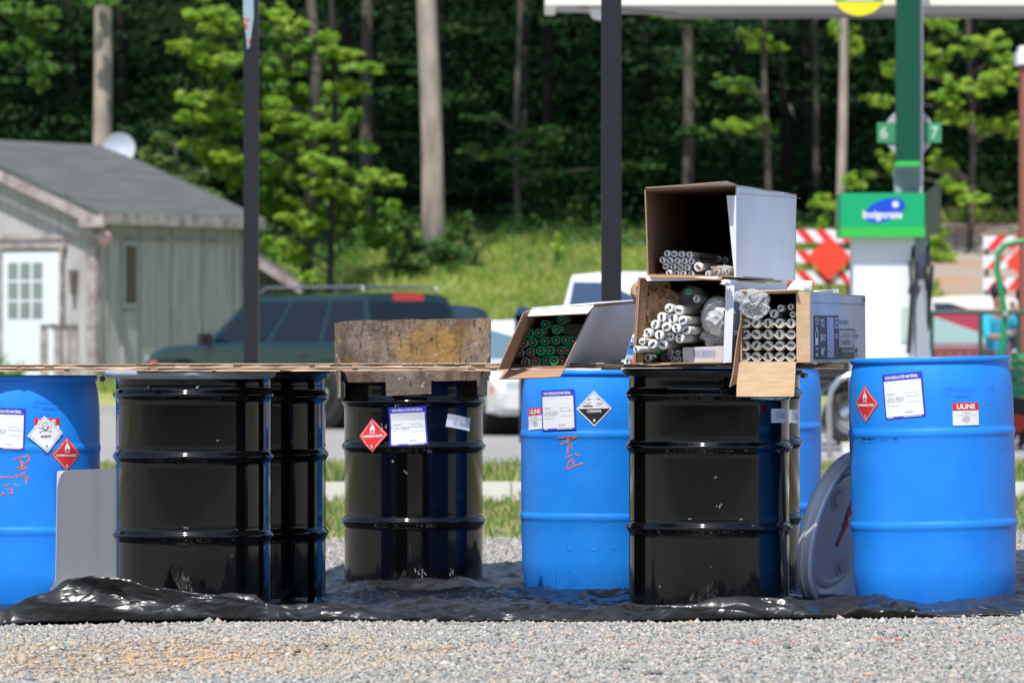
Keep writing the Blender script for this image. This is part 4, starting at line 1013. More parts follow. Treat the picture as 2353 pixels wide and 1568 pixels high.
def person(loc, rz, label, skinm, top, trousers, raise_arm=False, lean=0.0, group=None):
    t = thing("person", loc, label, "person", rotz=rz)
    k = 1.0; L_ = lean
    V = [(0, 0, .93), (0, L_*.3, 1.1), (0, L_*.7, 1.32), (0, L_, 1.45), (0, L_*1.15, 1.53), (0, L_*1.2, 1.6),   # 0-5 spine to head base
         (.17, L_, 1.41), (.22, L_+.02, 1.16), (.24, L_-.08, .93), (.24, L_-.1, .85),                              # 6-9 arm
         (-.17, L_, 1.41), (-.22, L_, 1.16), (-.24, L_-.08, .93), (-.24, L_-.1, .85),                              # 10-13
         (.09, 0, .88), (.1, -.01, .5), (.1, .02, .1), (.1, -.1, .04), (-.09, 0, .88), (-.1, -.01, .5), (-.1, .02, .1), (-.1, -.1, .04),
         (0, L_*1.25, 1.7)]
    if raise_arm:
        V[7] = (.27, L_-.12, 1.2); V[8] = (.14, L_-.24, 1.42); V[9] = (.1, L_-.22, 1.5)
        V[11] = (-.25, L_-.15, 1.2); V[12] = (-.14, L_-.3, 1.2); V[13] = (-.08, L_-.33, 1.22)
    E = [(0, 1), (1, 2), (2, 3), (3, 4), (4, 5), (3, 6), (6, 7), (7, 8), (8, 9), (3, 10), (10, 11), (11, 12), (12, 13), (0, 14), (14, 15), (15, 16), (16, 17), (0, 18), (18, 19), (19, 20), (20, 21), (5, 22)]
    Rr = [(.15, .11), (.14, .1), (.17, .11), (.12, .09), .055, (.07, .08), .06, .045, .034, .032, .06, .045, .034, .032, .085, .06, .042, .038, .085, .06, .042, .038, (.078, .095)]
    skin("body", V, E, Rr, skinm, t)
    g = 1.12
    skin("shirt", [V[i] for i in (0, 1, 2, 3, 6, 7, 10, 11)]+[tuple(lerp(Vector(V[7]), Vector(V[8]), .25)), tuple(lerp(Vector(V[11]), Vector(V[12]), .25))],
         [(0, 1), (1, 2), (2, 3), (3, 4), (4, 5), (3, 6), (6, 7), (5, 8), (7, 9)], [(.165, .125), (.155, .115), (.185, .125), (.12, .1), .075, .062, .075, .062, .056, .056], top, t)
    skin("trousers", [V[i] for i in (0, 14, 15, 16, 18, 19, 20)], [(0, 1), (1, 2), (2, 3), (0, 4), (4, 5), (5, 6)], [(.155, .12), .1, .075, .06, .1, .075, .06], trousers, t)
    hx = V[22]; m = MB(); m.lathe([(.02, .125), (.06, .115), (.09, .08), (.1, .03), (.092, -.02), (.06, -.07)], 20, (hx[0], hx[1]+.022, hx[2]+.01)); m.build("hair", M_hair, t, smooth=True, world=False)
    m = MB()
    for sx in (-1, 1):
        m.lathe([(.002, -.01), (.011, 0), (.002, .01)], 8, (hx[0]+sx*.03, hx[1]-.093, hx[2]-.005))
    m.build("eyes", M_hair, t, world=False)
    m = MB(); m.tube([(0, hx[1]-.09, hx[2]+.0), (0, hx[1]-.115, hx[2]-.04), (0, hx[1]-.09, hx[2]-.045)], [.008, .015, .008], 6); m.build("nose", skinm, t, smooth=True, world=False)
    m = MB(); m.box((0, hx[1]-.088, hx[2]-.075), (.045, .012, .01)); m.build("mouth", M_redlamp, t, world=False)
    # hands with fingers
    for wi, ei in ((8, 9), (12, 13)):
        a, b_ = Vector(V[wi]), Vector(V[ei]); dd = (b_-a).normalized(); sd = dd.cross(Vector((0, 1, .2))).normalized(); m = MB()
        m.tube([b_-dd*.02, b_+dd*.07], [.028, .034], 8)
        for f in range(4): m.tube([b_+dd*.065+sd*(f-1.5)*.018, b_+dd*(.1+.01*(f in (1, 2)))+sd*(f-1.5)*.019, b_+dd*(.125+.012*(f in (1, 2)))+sd*(f-1.5)*.018-Vector((0, .012, 0))], [.009, .008, .006], 6)
        m.tube([b_+dd*.01+sd*.03, b_+dd*.05+sd*.055, b_+dd*.08+sd*.05], [.011, .01, .007], 6); m.build("hand", skinm, t, smooth=True, world=False)
    return t
px = P(2288, 0, 66).x; person((px, 66, zz(px, 66)-.05), .5, "dark-haired person in a turquoise top raising a hand to the face behind the trailer", M_skin2, M_turq, M_gcloth, True, -.05)
px = P(2350, 0, 67).x; person((px, 67, zz(px, 67)-.08), -.3, "dark-haired person in black standing at the right edge of the picture", M_skin2, M_bcloth, M_jean, False, .0)
# ------------------------------------------------------------ drums
def ray_plane(q):
    q = [Vector(p) for p in q]; n = (q[1]-q[0]).cross(q[3]-q[0]).normalized()
    if n.y > 0: n = -n
    def fn(u, v, off):
        d = P(u, v, 1)-Vector((0, 0, CZ)); o = Vector((0, 0, CZ))
        t = (q[0]-o).dot(n)/d.dot(n); return tuple(o+d*t+n*off)
    return fn
class Drum: pass
def prof_fn(prof, lo, hi):
    p = sorted((z, r) for r, z in prof if lo <= z <= hi and r > .25); zs = [a[0] for a in p]; rs = [a[1] for a in p]
    g = np.linspace(lo, hi, 240); rg = np.interp(g, zs, rs); hull = np.max(rg[None, :]-np.abs(g[:, None]-g[None, :])*.16, axis=1)
    return lambda z: float(np.interp(z, g, hull))
def drum_px(dm, u, v):
    """picture point -> angle and height on the drum's side"""
    D = dm.D-dm.R
    for _ in range(6):
        x = (u-1176)/F*D-dm.X; sp = max(-.999, min(.999, x/dm.R)); D = dm.D-dm.R*math.sqrt(1-sp*sp)
    return math.asin(sp), CZ-(v-HV)/F*D-dm.z
def px_fn(dm):
    def fn(u, v, off):
        a, z = drum_px(dm, u, v); r = max(dm.R, dm.prof(z)); return ((r+off)*math.sin(a), -(r+off)*math.cos(a), z)
    return fn
RB, HB = .2925, .885
def blue_drum(u, D, z, label, tilt=0, rings=(.617, .29)):
    X = (u-1176)/F*D; t = thing("plastic_drum", (X, D, z), label, "drum", "blue plastic drums", rot=(0, tilt, 0))
    prof = [(.02, .012), (.24, .012), (.262, 0), (.272, .004), (.279, .02), (.284, .08)]
    def body(z0, z1, n):
        for i in range(n): prof.append((.286+.0065*math.sin(min(1, (z0+(z1-z0)*i/n)/.5)*math.pi/2), z0+(z1-z0)*i/n))
    def ring(zr):
        for k in range(9):
            q = (k-4)/4; prof.append((.2925+.0035*math.cos(q*math.pi/2)**2-.0012*math.sin(max(-1, min(1, (q-.8)*3))*1.5)*(q > .4), zr+q*.02))
    body(.1, rings[1]-.024, 5); ring(rings[1]); body(rings[1]+.024, rings[0]-.024, 5); ring(rings[0])
    prof += [(.2922, rings[0]+.03), (.292, .70), (.2915, .74), (.2895, .775), (.2865, .805), (.2825, .83), (.278, .85), (.2755, .862), (.281, .866), (.2835, .871), (.2835, .880), (.281, .885), (.268, .885), (.262, .868), (.2, .862), (.02, .862)]
    MB().lathe(prof, 128).build("body", M_blue, t, smooth=True, world=False, angle=50)
    for (x, y) in ((-.17, 0), (.17, 0)): MB().lathe([(.035, .862), (.035, .878), (.028, .878)], 20, (x, y, 0)).build("bung", M_blue, t, world=False)
    dm = Drum(); dm.t = t; dm.X = X; dm.D = D; dm.z = z; dm.R = RB; dm.prof = prof_fn(prof, .09, .80); return dm
RS = .286
M_scuff = mat("pale_scuff", (.3, .31, .32), .7, var=.5, vscale=120)
def steel_drum(u, D, ztop, base, label, ringz, H=None):
    X = (u-1176)/F*D; H = ztop-base
    t = thing("steel_drum", (X, D, base), label, "drum", "black steel drums")
    prof = [(.02, .015), (.275, .015), (.283, .0), (.2905, .003), (.2905, .018), (.2865, .024)]
    zs_ = sorted(r_-base for r_ in ringz)
    for ki, zr in enumerate(zs_):
        lo_ = zs_[ki-1]+.04 if ki else .05
        prof += [(RS, lo_+.004)]+[(RS, lerp(lo_, zr-.036, q)) for q in (.1, .3, .5, .7, .9, 1)]
        for dz, dr in ((-.026, 0), (-.019, .0012), (-.013, .004), (-.007, .0085), (-.002, .0112), (.002, .0118), (.006, .0108), (.012, .006), (.018, .0015), (.024, -.0006), (.032, 0)): prof.append((RS+dr, zr+dz))
    prof += [(RS, zs_[-1]+.036), (RS, zs_[-1]+.045), (RS, H-.04), (RS, H-.035), (.2862, H-.014), (.2905, H-.009), (.2925, H-.003), (.289, H), (.283, H-.004), (.28, H-.012), (.02, H-.012)]
    MB().lathe(prof, 128).build("body", M_black, t, smooth=True, world=False, angle=50)
    dm = Drum(); dm.t = t; dm.X = X; dm.D = D; dm.z = base; dm.R = RS; dm.H = H; dm.prof = prof_fn(prof, .03, H-.04); return dm

# ------------------------------------------------------------ stickers
LM = [M_white, M_red, M_ink, M_lblue, M_gink, M_lgink]   # 0 white 1 red 2 black 3 blue 4 grey 5 light grey
def flame(d, cx, cy, s, m, lay):
    pts = [(-.38, .05), (-.5, .3), (-.46, .62), (-.34, .48), (-.36, .82), (-.2, 1.12), (-.2, .78), (-.08, .96), (-.06, 1.3), (-.16, 1.62), (.1, 1.3), (.12, 1.0), (.2, .84), (.26, 1.1), (.38, .82), (.34, .58), (.48, .66), (.5, .34), (.36, .04), (.14, -.04), (.24, .18), (.16, .38), (.06, .22), (.0, .5), (-.1, .3), (-.2, .34), (-.2, .12), (-.1, -.04)]
    d.poly([(cx+a*s, cy+b*s) for a, b in pts], m, lay)
    d.rect(cx-.52*s, cy-.24*s, cx+.52*s, cy-.13*s, m, lay, n=2)
def lab_flam(txt, num, r=.068):
    d = Decal(); d.diamond(r, 1, 0); d.diamond(r*.9, 0, 1); d.diamond(r*.86, 1, 2)
    flame(d, 0, r*.2, r*.36, 0, 5); d.text(txt, 0, -r*.06, r*1.36, r*.155, 0, 5, bold=.035); d.text(num, 0, -r*.66, r*.11, r*.17, 0, 5, bold=.04); return d
def lab_poison(r=.07):
    d = Decal(); d.diamond(r, 0, 0); d.diamond(r*.89, 2, 1); d.diamond(r*.865, 0, 2)
    c = (0, r*.47); k = r*.17; sk = []
    for i in range(20):
        a = -.35*math.pi+i/19*1.7*math.pi; sk.append((c[0]+k*1.05*math.cos(a), c[1]+k*.95*math.sin(a)))
    sk += [(-k*.5, c[1]-k*1.0), (-k*.45, c[1]-k*1.45), (k*.45, c[1]-k*1.45), (k*.5, c[1]-k*1.0)]
    for sx in (-1, 1):
        d.stroke([(-sx*k*1.9, c[1]-k*.55), (sx*k*1.7, c[1]-k*2.0)], k*.34, 2, 4); d.stroke([(-sx*k*1.85, c[1]-k*.57), (sx*k*1.65, c[1]-k*1.98)], k*.16, 0, 5)
        for bx, by in ((-1.9, -.55), (1.75, -2.0)): d.circle(sx*bx*k, c[1]+by*k, k*.2, 2, 4)
    d.poly(sk, 0, 7); d.stroke(sk, k*.13, 2, 8, closed=True)
    for sx in (-1, 1): d.circle(sx*k*.4, c[1]-k*.1, k*.2, 2, 8, 10)
    d.poly([(0, c[1]-k*.35), (-k*.14, c[1]-k*.65), (k*.14, c[1]-k*.65)], 2, 8); d.stroke([(-k*.35, c[1]-k*1.15), (k*.35, c[1]-k*1.15)], k*.1, 2, 8)
    d.text("POISON", 0, -r*.12, r*.56, r*.13, 2, 4, bold=.03); d.text("6", 0, -r*.64, r*.1, r*.15, 2, 4, bold=.02); return d
def lab_corr(r=.07):
    d = Decal(); d.diamond(r, 0, 0); d.diamond(r*.9, 2, 1); d.diamond(r*.87, 0, 2); k = r*.87
    d.grid([(-k, 0), (k, 0), (.0001, -k), (-.0001, -k)], 2, 4, 8)
    d.text("CORROSIVE", 0, -r*.14, r*.78, r*.15, 0, 7, bold=.035); d.text("8", 0, -r*.66, r*.12, r*.17, 0, 7, bold=.04)
    for sx in (-1, 1):   # the two tipped test tubes, drops, bar and hand
        d.stroke([(sx*.3*r, r*.52), (sx*.05*r, r*.56)], r*.012, 2, 4); d.poly([(sx*.32*r, r*.55), (sx*.18*r, r*.53), (sx*.32*r, r*.48)][::sx], 2, 4)
        for a in (-.5, -.25, 0, .25, .5): d.stroke([(sx*.32*r+a*r*.1, r*.25), (sx*.32*r+a*r*.36, r*(.4-.1*abs(a)))], r*.014, 2, 4)
    d.rect(-r*.62, r*.11, -r*.08, r*.18, 2, 4, n=3); d.stroke([(r*.1, r*.2), (r*.3, r*.16), (r*.5, r*.2)], r*.012, 2, 4); return d
def lab_nonreg(un, w_=.153, h_=.158):
    d = Decal(); d.rect(-w_/2, -h_/2, w_/2, h_/2, 3, 0, n=8); d.rect(-w_*.455, -h_*.455, w_*.455, h_*.34, 0, 2, n=8)
    d.text("NON REGULATED MATERIAL", 0, h_*.415, w_*.8, h_*.072, 0, 4, bold=.03)
    d.text("THIS CONTAINER IS NOT SUBJECT TO REGULATION", 0, h_*.305, w_*.78, h_*.022, 5, 5, bold=0)
    d.text(un, -w_*.2, -h_*.06, w_*.44, h_*.085, 4, 5, bold=-.008)
    for (x0, y_, x1) in ((-.4, .06, -.15), (-.4, .035, -.2), (.05, .055, .35), (.06, -.03, .42), (-.4, -.13, -.02), (-.4, -.21, -.08), (.1, -.15, .4), (.1, .005, .16), (.3, .005, .38)):
        d.rect(w_*x0, h_*y_, w_*x1, h_*(y_+.009), 5, 5, n=2)
    d.rect(w_*.02, -h_*.36, w_*.22, -h_*.35, 5, 5, n=2); d.rect(w_*.03, -h_*.385, w_*.2, -h_*.375, 5, 5, n=2)
    d.rect(-w_*.42, -h_*.482, -w_*.28, -h_*.468, 0, 4, n=2); d.rect(-w_*.02, -h_*.482, w_*.4, -h_*.468, 0, 4, n=3); return d
def lab_uline(w_=.1, h_=.08):
    d = Decal(); d.rect(-w_/2, -h_/2, w_/2, h_/2, 0, 0, n=6); d.rect(-w_/2, h_*.15, w_/2, h_/2, 1, 1, n=6)
    d.text("ULINE", 0, h_*.325, w_*.7, h_*.22, 0, 4, bold=.035); d.text("S-19408BLU", 0, h_*.06, w_*.38, h_*.06, 4, 4, bold=.01)
    d.rect(-w_*.38, -h_*.03, w_*.4, -h_*.05, 5, 4, n=3); d.rect(-w_*.1, -h_*.09, w_*.1, -h_*.115, 5, 4, n=2)
    for i in range(9): d.rect(-w_*.16+i*w_*.035, -h_*.16, -w_*.16+i*w_*.035+w_*.02, -h_*.22, 4, 4, n=1)
    d.rect(-w_*.15, -h_*.28, w_*.15, -h_*.3, 1, 4, n=2); d.rect(-w_*.07, -h_*.34, w_*.07, -h_*.355, 1, 4, n=2); return d
def lab_un(w_=.128, h_=.053):
    d = Decal(); d.rect(-w_/2, -h_/2, w_/2, h_/2, 0, 0, n=6)
    cx = -w_*.17; d.stroke([(cx+h_*.2*math.cos(i*math.pi/9), h_*.02+h_*.26*math.sin(i*math.pi/9)) for i in range(18)], h_*.03, 4, 4, closed=True)
    d.text("u", cx, h_*.13, h_*.14, h_*.12, 4, 4); d.text("n", cx, -h_*.08, h_*.14, h_*.12, 4, 4)
    d.text("1A2/Y1.2/100", w_*.17, h_*.14, w_*.38, h_*.17, 4, 4, bold=.03); d.text("USA/M1603/RL", w_*.19, -h_*.1, w_*.42, h_*.17, 4, 4, bold=.03); return d
def stick(dm, d, u, v, name, rot=0, base=.0014, label=None):
    a, z = drum_px(dm, u, v); o = d.place(name, LM, on_cyl(dm.R, a, z, dm.prof), dm.t, rot=R(rot), base=base)
    if label: o["label"] = label
    return o
M_blueemb = mat("raised_blue_lit", (.03, .31, .95), .35)  # lighter blue paints in the light caught by raised plastic
def emboss(dm, u, v):
    a, z = drum_px(dm, u, v); d = Decal()
    d.text("1H2/Y250/S/19", .012, .02, .082, .017, 0, 0, bold=.0); d.text("/USA/M5123", .004, -.004, .066, .017, 0, 0); d.text("2.2-", -.016, -.03, .03, .013, 0, 0)
    d.stroke([(-.048+.015*math.cos(i*math.pi/9), .012+.015*math.sin(i*math.pi/9)) for i in range(17)], .003, 0, 0); d.text("u", -.048, .017, .008, .007, 0, 0); d.text("n", -.048, .007, .008, .007, 0, 0)
    for sx in (-1, 1):
        d.stroke([(.125+sx*.011, -.035), (.125+sx*.011, .035)], .003, 0, 0); d.stroke([(.125+sx*.011-.008, .022), (.125+sx*.011, .036), (.125+sx*.011+.008, .022)], .003, 0, 0)
    d.stroke([(.1, -.04), (.15, -.04)], .003, 0, 0)
    # raised lettering: give the flat outlines a small height
    fn = on_cyl(dm.R, a, z); n = len(d.v)
    V = [fn(x, y, .0009) for x, y, l in d.v]; Fs = [list(f) for f in d.f]
    from collections import Counter
    ec = Counter()
    for f in d.f:
        for i in range(len(f)): ec[tuple(sorted((f[i], f[(i+1) % len(f)])))] += 1
    for f in []:
        for i in range(len(f)):
            a_, b_ = f[i], f[(i+1) % len(f)]
            if ec[tuple(sorted((a_, b_)))] == 1: Fs.append([a_, a_+n, b_+n, b_])
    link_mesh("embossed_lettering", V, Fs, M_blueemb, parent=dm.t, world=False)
def scrawl(dm, strokes, conv, name="marker_writing", wd=3.0):
    d = Decal()
    for s_ in strokes:
        pts = [conv(*p) for p in s_]; fine = []
        for a, b_ in zip(pts, pts[1:]):
            k = max(1, int(math.hypot(b_[0]-a[0], b_[1]-a[1])/5))
            for i in range(k): fine.append((lerp(a[0], b_[0], i/k), lerp(a[1], b_[1], i/k)))
        fine.append(pts[-1]); d.stroke(fine, wd, 0, 0)
    d.place(name, [M_orange], px_fn(dm), dm.t, base=.0012)

dA = blue_drum(55, 21.68, -.072, "blue plastic drum at the left edge with a white POISON diamond", rings=(.606, .29))
dB = blue_drum(1366, 22.33, -.054, "blue plastic drum with CORROSIVE diamond and orange scrawl reading Acid", rings=(.63, .305))
dC = blue_drum(1722, 23.0, -.018, "blue plastic drum without labels standing half hidden behind the black drums on the right", rings=(.615, .29))
dD = blue_drum(2149, 20.0, .0, "blue plastic drum on the right with the red FLAMMABLE GAS diamond, nothing on its lid", tilt=R(-1.3), rings=(.617, .29))
rz = lambda D, *ys: [CZ-(y-HV)/F*D for y in ys]
dE = steel_drum(445, 20.7, .817, -.063, "glossy black steel drum under the left plywood, front one of two, beside the grey tub", rz(20.4, 908, 1051.6, 1234))
dH = steel_drum(574, 21.27, .814, -.066, "glossy black steel drum standing just behind the large black drum on the left", rz(20.97, 912, 1046.7, 1228))
dG = steel_drum(950, 23.24, .788, -.092, "black steel drum under the rusty pan, with a FLAMMABLE LIQUID diamond", rz(22.94, 924, 1027.7, 1201))
dF = steel_drum(1628.5, 20.1, .836, -.045, "large black steel drum directly under the stacked tube boxes", rz(19.8, 908, 1028.7, 1215.6))
dI = steel_drum(1666, 21.7, .832, -.05, "black steel drum peeking out behind the right edge of the drum under the tube boxes", rz(21.4, 908, 1020, 1193))

stick(dA, lab_nonreg("UN2903"), 12, 984, "shipping_label", -2); stick(dA, lab_uline(), 108, 984, "maker_label", 0)
stick(dA, lab_poison(), 104, 996.6, "poison_diamond", 5, base=.005); stick(dA, lab_flam("FLAMMABLE LIQUID", "3", .066), 152.7, 1043, "flammable_diamond", 0)
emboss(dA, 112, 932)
cv5 = lambda x, y: (x/4.7515*.9046, (1000+y/4.7515)*.9046)
scrawl(dA, [[(165, 790), (350, 740)], [(350, 740), (352, 790), (300, 855), (245, 795)], [(250, 790), (272, 900), (200, 880)], [(268, 860), (322, 890), (228, 912)], [(300, 940), (205, 1000), (188, 960)], [(270, 985), (355, 1022)], [(305, 975), (315, 1082)],
            [(-40, 1000), (175, 1006)], [(60, 1108), (112, 1090)], [(172, 1092), (215, 1112)], [(-20, 1212), (60, 1212), (32, 1180)], [(100, 1195), (152, 1192), (142, 1142), (88, 1152)]], cv5)
stick(dB, lab_uline(.1, .085), 1230, 961, "maker_label", 4); stick(dB, lab_nonreg("UN3265"), 1281, 941, "shipping_label", 2.5, base=.004); stick(dB, lab_corr(), 1364.5, 938, "corrosive_diamond", 1)
cv7 = lambda x, y: ((1310+x/6.032)*.9046, (960+y/6.03)*.9046)
scrawl(dB, [[(635, 915), (950, 888), (690, 1010)], [(795, 870), (800, 1005)], [(858, 1085), (850, 1030), (822, 1012), (800, 1060), (788, 1155)], [(755, 1215), (862, 1174)], [(905, 1160), (975, 1180)],
            [(1022, 1297), (780, 1390)], [(785, 1385), (802, 1300), (850, 1240), (880, 1265), (882, 1345)]], cv7)
stick(dD, lab_flam("FLAMMABLE GAS", "2", .067), 1999, 923.5, "flammable_gas_diamond", 0); stick(dD, lab_nonreg("UN1950"), 2085, 906, "shipping_label", 4); stick(dD, lab_uline(), 2229, 951.5, "maker_label", 0)
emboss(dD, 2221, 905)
d = Decal()
for k in range(9): d.stroke([(1990+k*3.4, 1003+random.uniform(-2, 1)), (1992+k*3.4, 1006+random.uniform(-1, 2))], random.uniform(1.5, 3.5), 0, 0)
d.stroke([(2062, 1003), (2070, 1006)], 2.5, 0, 0); d.stroke([(2020, 1007), (2050, 1007)], 1, 0, 0); d.place("dark_smudge", [M_ink], px_fn(dD), dD.t, base=.0045)
stick(dG, lab_flam("FLAMMABLE LIQUID", "3", .071), 857, 999, "flammable_diamond", 3); stick(dG, lab_nonreg("UN1993"), 937.2, 978, "shipping_label", 3); stick(dG, lab_un(), 1054.6, 969.5, "small_white_label", -9)
a_, z_ = drum_px(dF, 1798, 954); lab_un(.12, .05).place("small_white_label", LM, on_cyl(RS, R(60), z_), dF.t)
a_, z_ = drum_px(dI, 1822, 956); lab_un(.12, .052).place("small_white_label", LM, on_cyl(RS, R(66), z_), dI.t, rot=R(-3))
def wear(dm, seam_u, n, u0, u1, seed):
    """moulding seam and light scratches on a plastic drum"""
    rr = random.Random(seed); d = Decal(); d.stroke([(seam_u, v) for v in range(880, 1360, 12)], .9, 0, 0)
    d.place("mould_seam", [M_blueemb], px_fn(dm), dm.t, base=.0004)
    d = Decal()
    for k in range(n):
        u, v = rr.uniform(u0, u1), rr.uniform(880, 1350); a = rr.gauss(0, .5); L_ = rr.uniform(3, 16)
        d.stroke([(u, v), (u+L_*math.cos(a)*.6, v+L_*math.sin(a)+1)], rr.uniform(.4, .9), 0, 0)
    d.place("scratches", [M_scr], px_fn(dm), dm.t, base=.0007)
M_scr = mat("pale_blue_scratch", (.1, .4, .95), .5)
wear(dA, 190, 14, -40, 200, 1); wear(dB, 1274, 16, 1215, 1430, 2); wear(dD, 2275, 24, 1985, 2300, 3)
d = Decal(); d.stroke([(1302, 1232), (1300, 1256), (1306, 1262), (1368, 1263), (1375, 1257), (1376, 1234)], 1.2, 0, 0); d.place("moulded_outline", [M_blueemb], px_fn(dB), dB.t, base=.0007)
def scuffs(dm, items):
    d = Decal()
    for (u, v, r_) in items:
        for k in range(5):
            a = random.uniform(-.6, .6)+1.2; x, y = u+random.uniform(-r_, r_), v+random.uniform(-r_, r_)*.6
            d.stroke([(x, y), (x+r_*.5*math.cos(a), y+r_*.8*math.sin(a))], random.uniform(.5, 1.8), 0, 0)
    d.place("scuffs", [M_scuff], px_fn(dm), dm.t, base=.0008)
scuffs(dG, [(908, 900, 7), (915, 932, 7), (1178-80, 893, 4), (883, 975, 8), (905, 1058, 5), (935, 1085, 3), (930, 1080, 3), (985, 1034, 6), (1040, 1310, 10), (960, 1312, 14)])
scuffs(dF, [(1643, 1095, 3), (1652, 1158, 6), (1586, 1190, 3), (1700, 1190, 4), (1515, 1345, 2), (1633, 1300, 2)])
scuffs(dE, [(427, 1210, 5), (341, 889, 4), (452, 887, 4), (540, 1215, 2), (533, 1275, 2), (500, 1010, 2)])

# lids and closing rings on the steel drums
def lid(dm, name, rad, z0, th, mt, label, dz=0, du=0, tilt=0, lug=None):
    t = thing(name, (dm.X+du, dm.D, dm.z+dm.H+z0), label, "drum lid", "lids on the steel drums", rot=(0, tilt, 0))
    prof = [(.02, th*.3), (rad-.04, th*.3), (rad-.035, th), (rad-.012, th), (rad-.003, th*.8), (rad, th*.5), (rad-.002, 0), (rad-.014, -.012), (rad-.02, -.012), (.02, .0)]
    MB().lathe(prof, 96).build("disc", mt, t, smooth=True, world=False, angle=45)
    if lug:
        a = lug; c = Vector((math.sin(a)*(rad+.008), -math.cos(a)*(rad+.008), -.012)); m = MB()
        for k in (-1, 1): m.tube([c+Vector((math.cos(a), math.sin(a), 0))*k*.03, c+Vector((math.cos(a), math.sin(a), 0))*k*.006], .011, 12)
        m.tube([c+Vector((math.cos(a), math.sin(a), 0))*-.05, c+Vector((math.cos(a), math.sin(a), 0))*.05], .006, 8); m.build("closing_bolt", M_ring, t, smooth=True, world=False, angle=40)
    return t
lid(dE, "drum_lid", .315, -.0, .018, M_lidgrey, "pale grey lid on the front left black drum with a curled bolt end hanging left", du=-.012, lug=R(-86))
lid(dH, "drum_lid", .304, -.0, .016, M_ring, "dark lid on the second black drum from the left", du=.0)
lid(dF, "drum_lid", .312, -.006, .014, M_ring, "black lid and closing ring on the drum under the tube boxes", lug=None)
lid(dI, "drum_lid", .303, -.006, .014, M_ring, "black lid with a closing bolt on the drum hidden behind the drum under the boxes", lug=R(75))

# ------------------------------------------------------------ rusty pan in the middle drum
pn = thing("rusty_pan", (dG.X, 23.24, .788), "rusty steel drain pan with a tall back plate seated in the middle black drum", "steel pan")
m = MB(); n = 14; top = []; bot = []
pts_f = []
for i in range(n+1):
    q = i/n; u = lerp(770, 1127, q); yy = 23.5-.07*(1-abs(2*q-1)**3)*-1
    vt = lerp(737, 730, q)+(5 if i == 0 else 0)+1.2*math.sin(i*1.7); top.append(P(u, vt, yy)); bot.append(P(lerp(771, 1125, q), 862, yy))
for i in range(n): m.panel([top[i], top[i+1], bot[i+1], bot[i]], .006)
m.build("back_plate", M_rust, pn)
m = MB(); m.panel([P(783, 845, 22.955), P(1112, 845, 22.955), P(1104, 873, 22.965), P(800, 878, 22.965)], .006, n=6, wob=.003); m.build("front_lip", M_rustg, pn)
MB().panel([P(885, 853, 22.925), P(990, 851, 22.925), P(990.5, 904, 22.935), P(887, 909, 22.935)], .005, n=5, wob=.004).build("front_tab", M_rustg, pn)
MB().panel([P(1099.5, 850, 23.0), P(1120, 850, 23.35), P(1119, 909, 23.35), P(1099.5, 907, 23.0)], .006).build("side_tab", M_rustg, pn)
MB().panel([P(774, 850, 23.35), P(779, 852, 23.0), P(779, 914, 23.0), P(775, 916, 23.35)], .006).build("side_tab", M_rustg, pn)
m = MB(); m.panel([P(770, 812, 23.52), P(783, 845, 22.88), P(800, 876, 23.0), P(772, 876, 23.52)], .006); m.build("side_wall", M_rustg, pn)
m = MB(); m.panel([P(1112, 845, 22.88), P(1125, 812, 23.52), P(1124, 874, 23.52), P(1104, 872, 23.0)], .006); m.build("side_wall", M_rustg, pn)

# ------------------------------------------------------------ plywood boards
M_ply = mat("plywood_edge", (.6, .43, .3), .85, col2=(.27, .2, .145), vscale=9, stretch=(.5, .5, 14), detail=6, bump=.5, bscale=14, bstretch=(.4, .4, 16))
def board(x0, x1, D0, D1, z0, th, label, slope=0, sag=0, mt=None, split=False):
    t = thing("plywood_board", ((x0+x1)/2, D0, z0), label, "board", "plywood boards laid over the drums")
    n = 70; V = []; nl = 5
    rows = [0, .22, .48, .75, 1]
    m = MB()
    for i in range(n+1):
        q = i/n; x = lerp(x0, x1, q); wz = .0035*noise.noise(Vector((x*1.7, z0*9, 0)))+slope*(q-.5)-sag*4*q*(1-q)
        for j, r_ in enumerate(rows):
            yy = D0+.006*noise.noise(Vector((x*11, j*3.3, z0*5)))+(.0035 if j % 2 else 0)
            xe = x+(.012*noise.noise(Vector((j*2.2, 5, z0*7))) if i in (0, n) else 0)
            m.vert((xe, yy, z0+wz+th*r_+.0015*noise.noise(Vector((x*23, j, 1)))))
        m.vert((x, D1, z0+wz+th)); m.vert((x, D1, z0+wz))
    k = 7
    for i in range(n):
        for j in range(k): a, b_ = i*k+j, i*k+(j+1) % k; m.face((a, a+k, b_+k, b_))
    m.face(list(range(k-1, -1, -1))); m.face([n*k+j for j in range(k)])
    m.build("sheet", mt or M_ply, t)
    m = MB()   # frayed splinters along the top edge
    for i in range(26):
        x = random.uniform(x0+.02, x1-.05); L_ = random.uniform(.01, .05); z = z0+th*random.choice((.2, .5, .98, 1.0)); m.box((x, D0-.002, z), (L_, .004, random.uniform(.0015, .004)))
    m.build("splinters", M_cardlt, t)
board(-2.75, -1.372, 21.36, 22.4, .829, .024, "plywood sheet lying over the left blue drum", slope=.004)
board(-1.362, -.012, 20.38, 21.7, .834, .026, "long plywood sheet lying from the front left black drum to the slanted box of tubes", slope=-.002)
M_plyd = mat("dark_plywood", (.2, .14, .1), .85, col2=(.05, .04, .035), vscale=14, stretch=(.6, .6, 12), bump=.4, bscale=20)
board(-.005, 1.165, 19.78, 21.3, .845, .018, "dark weathered plywood sheet carrying the boxes of tubes", mt=M_plyd)

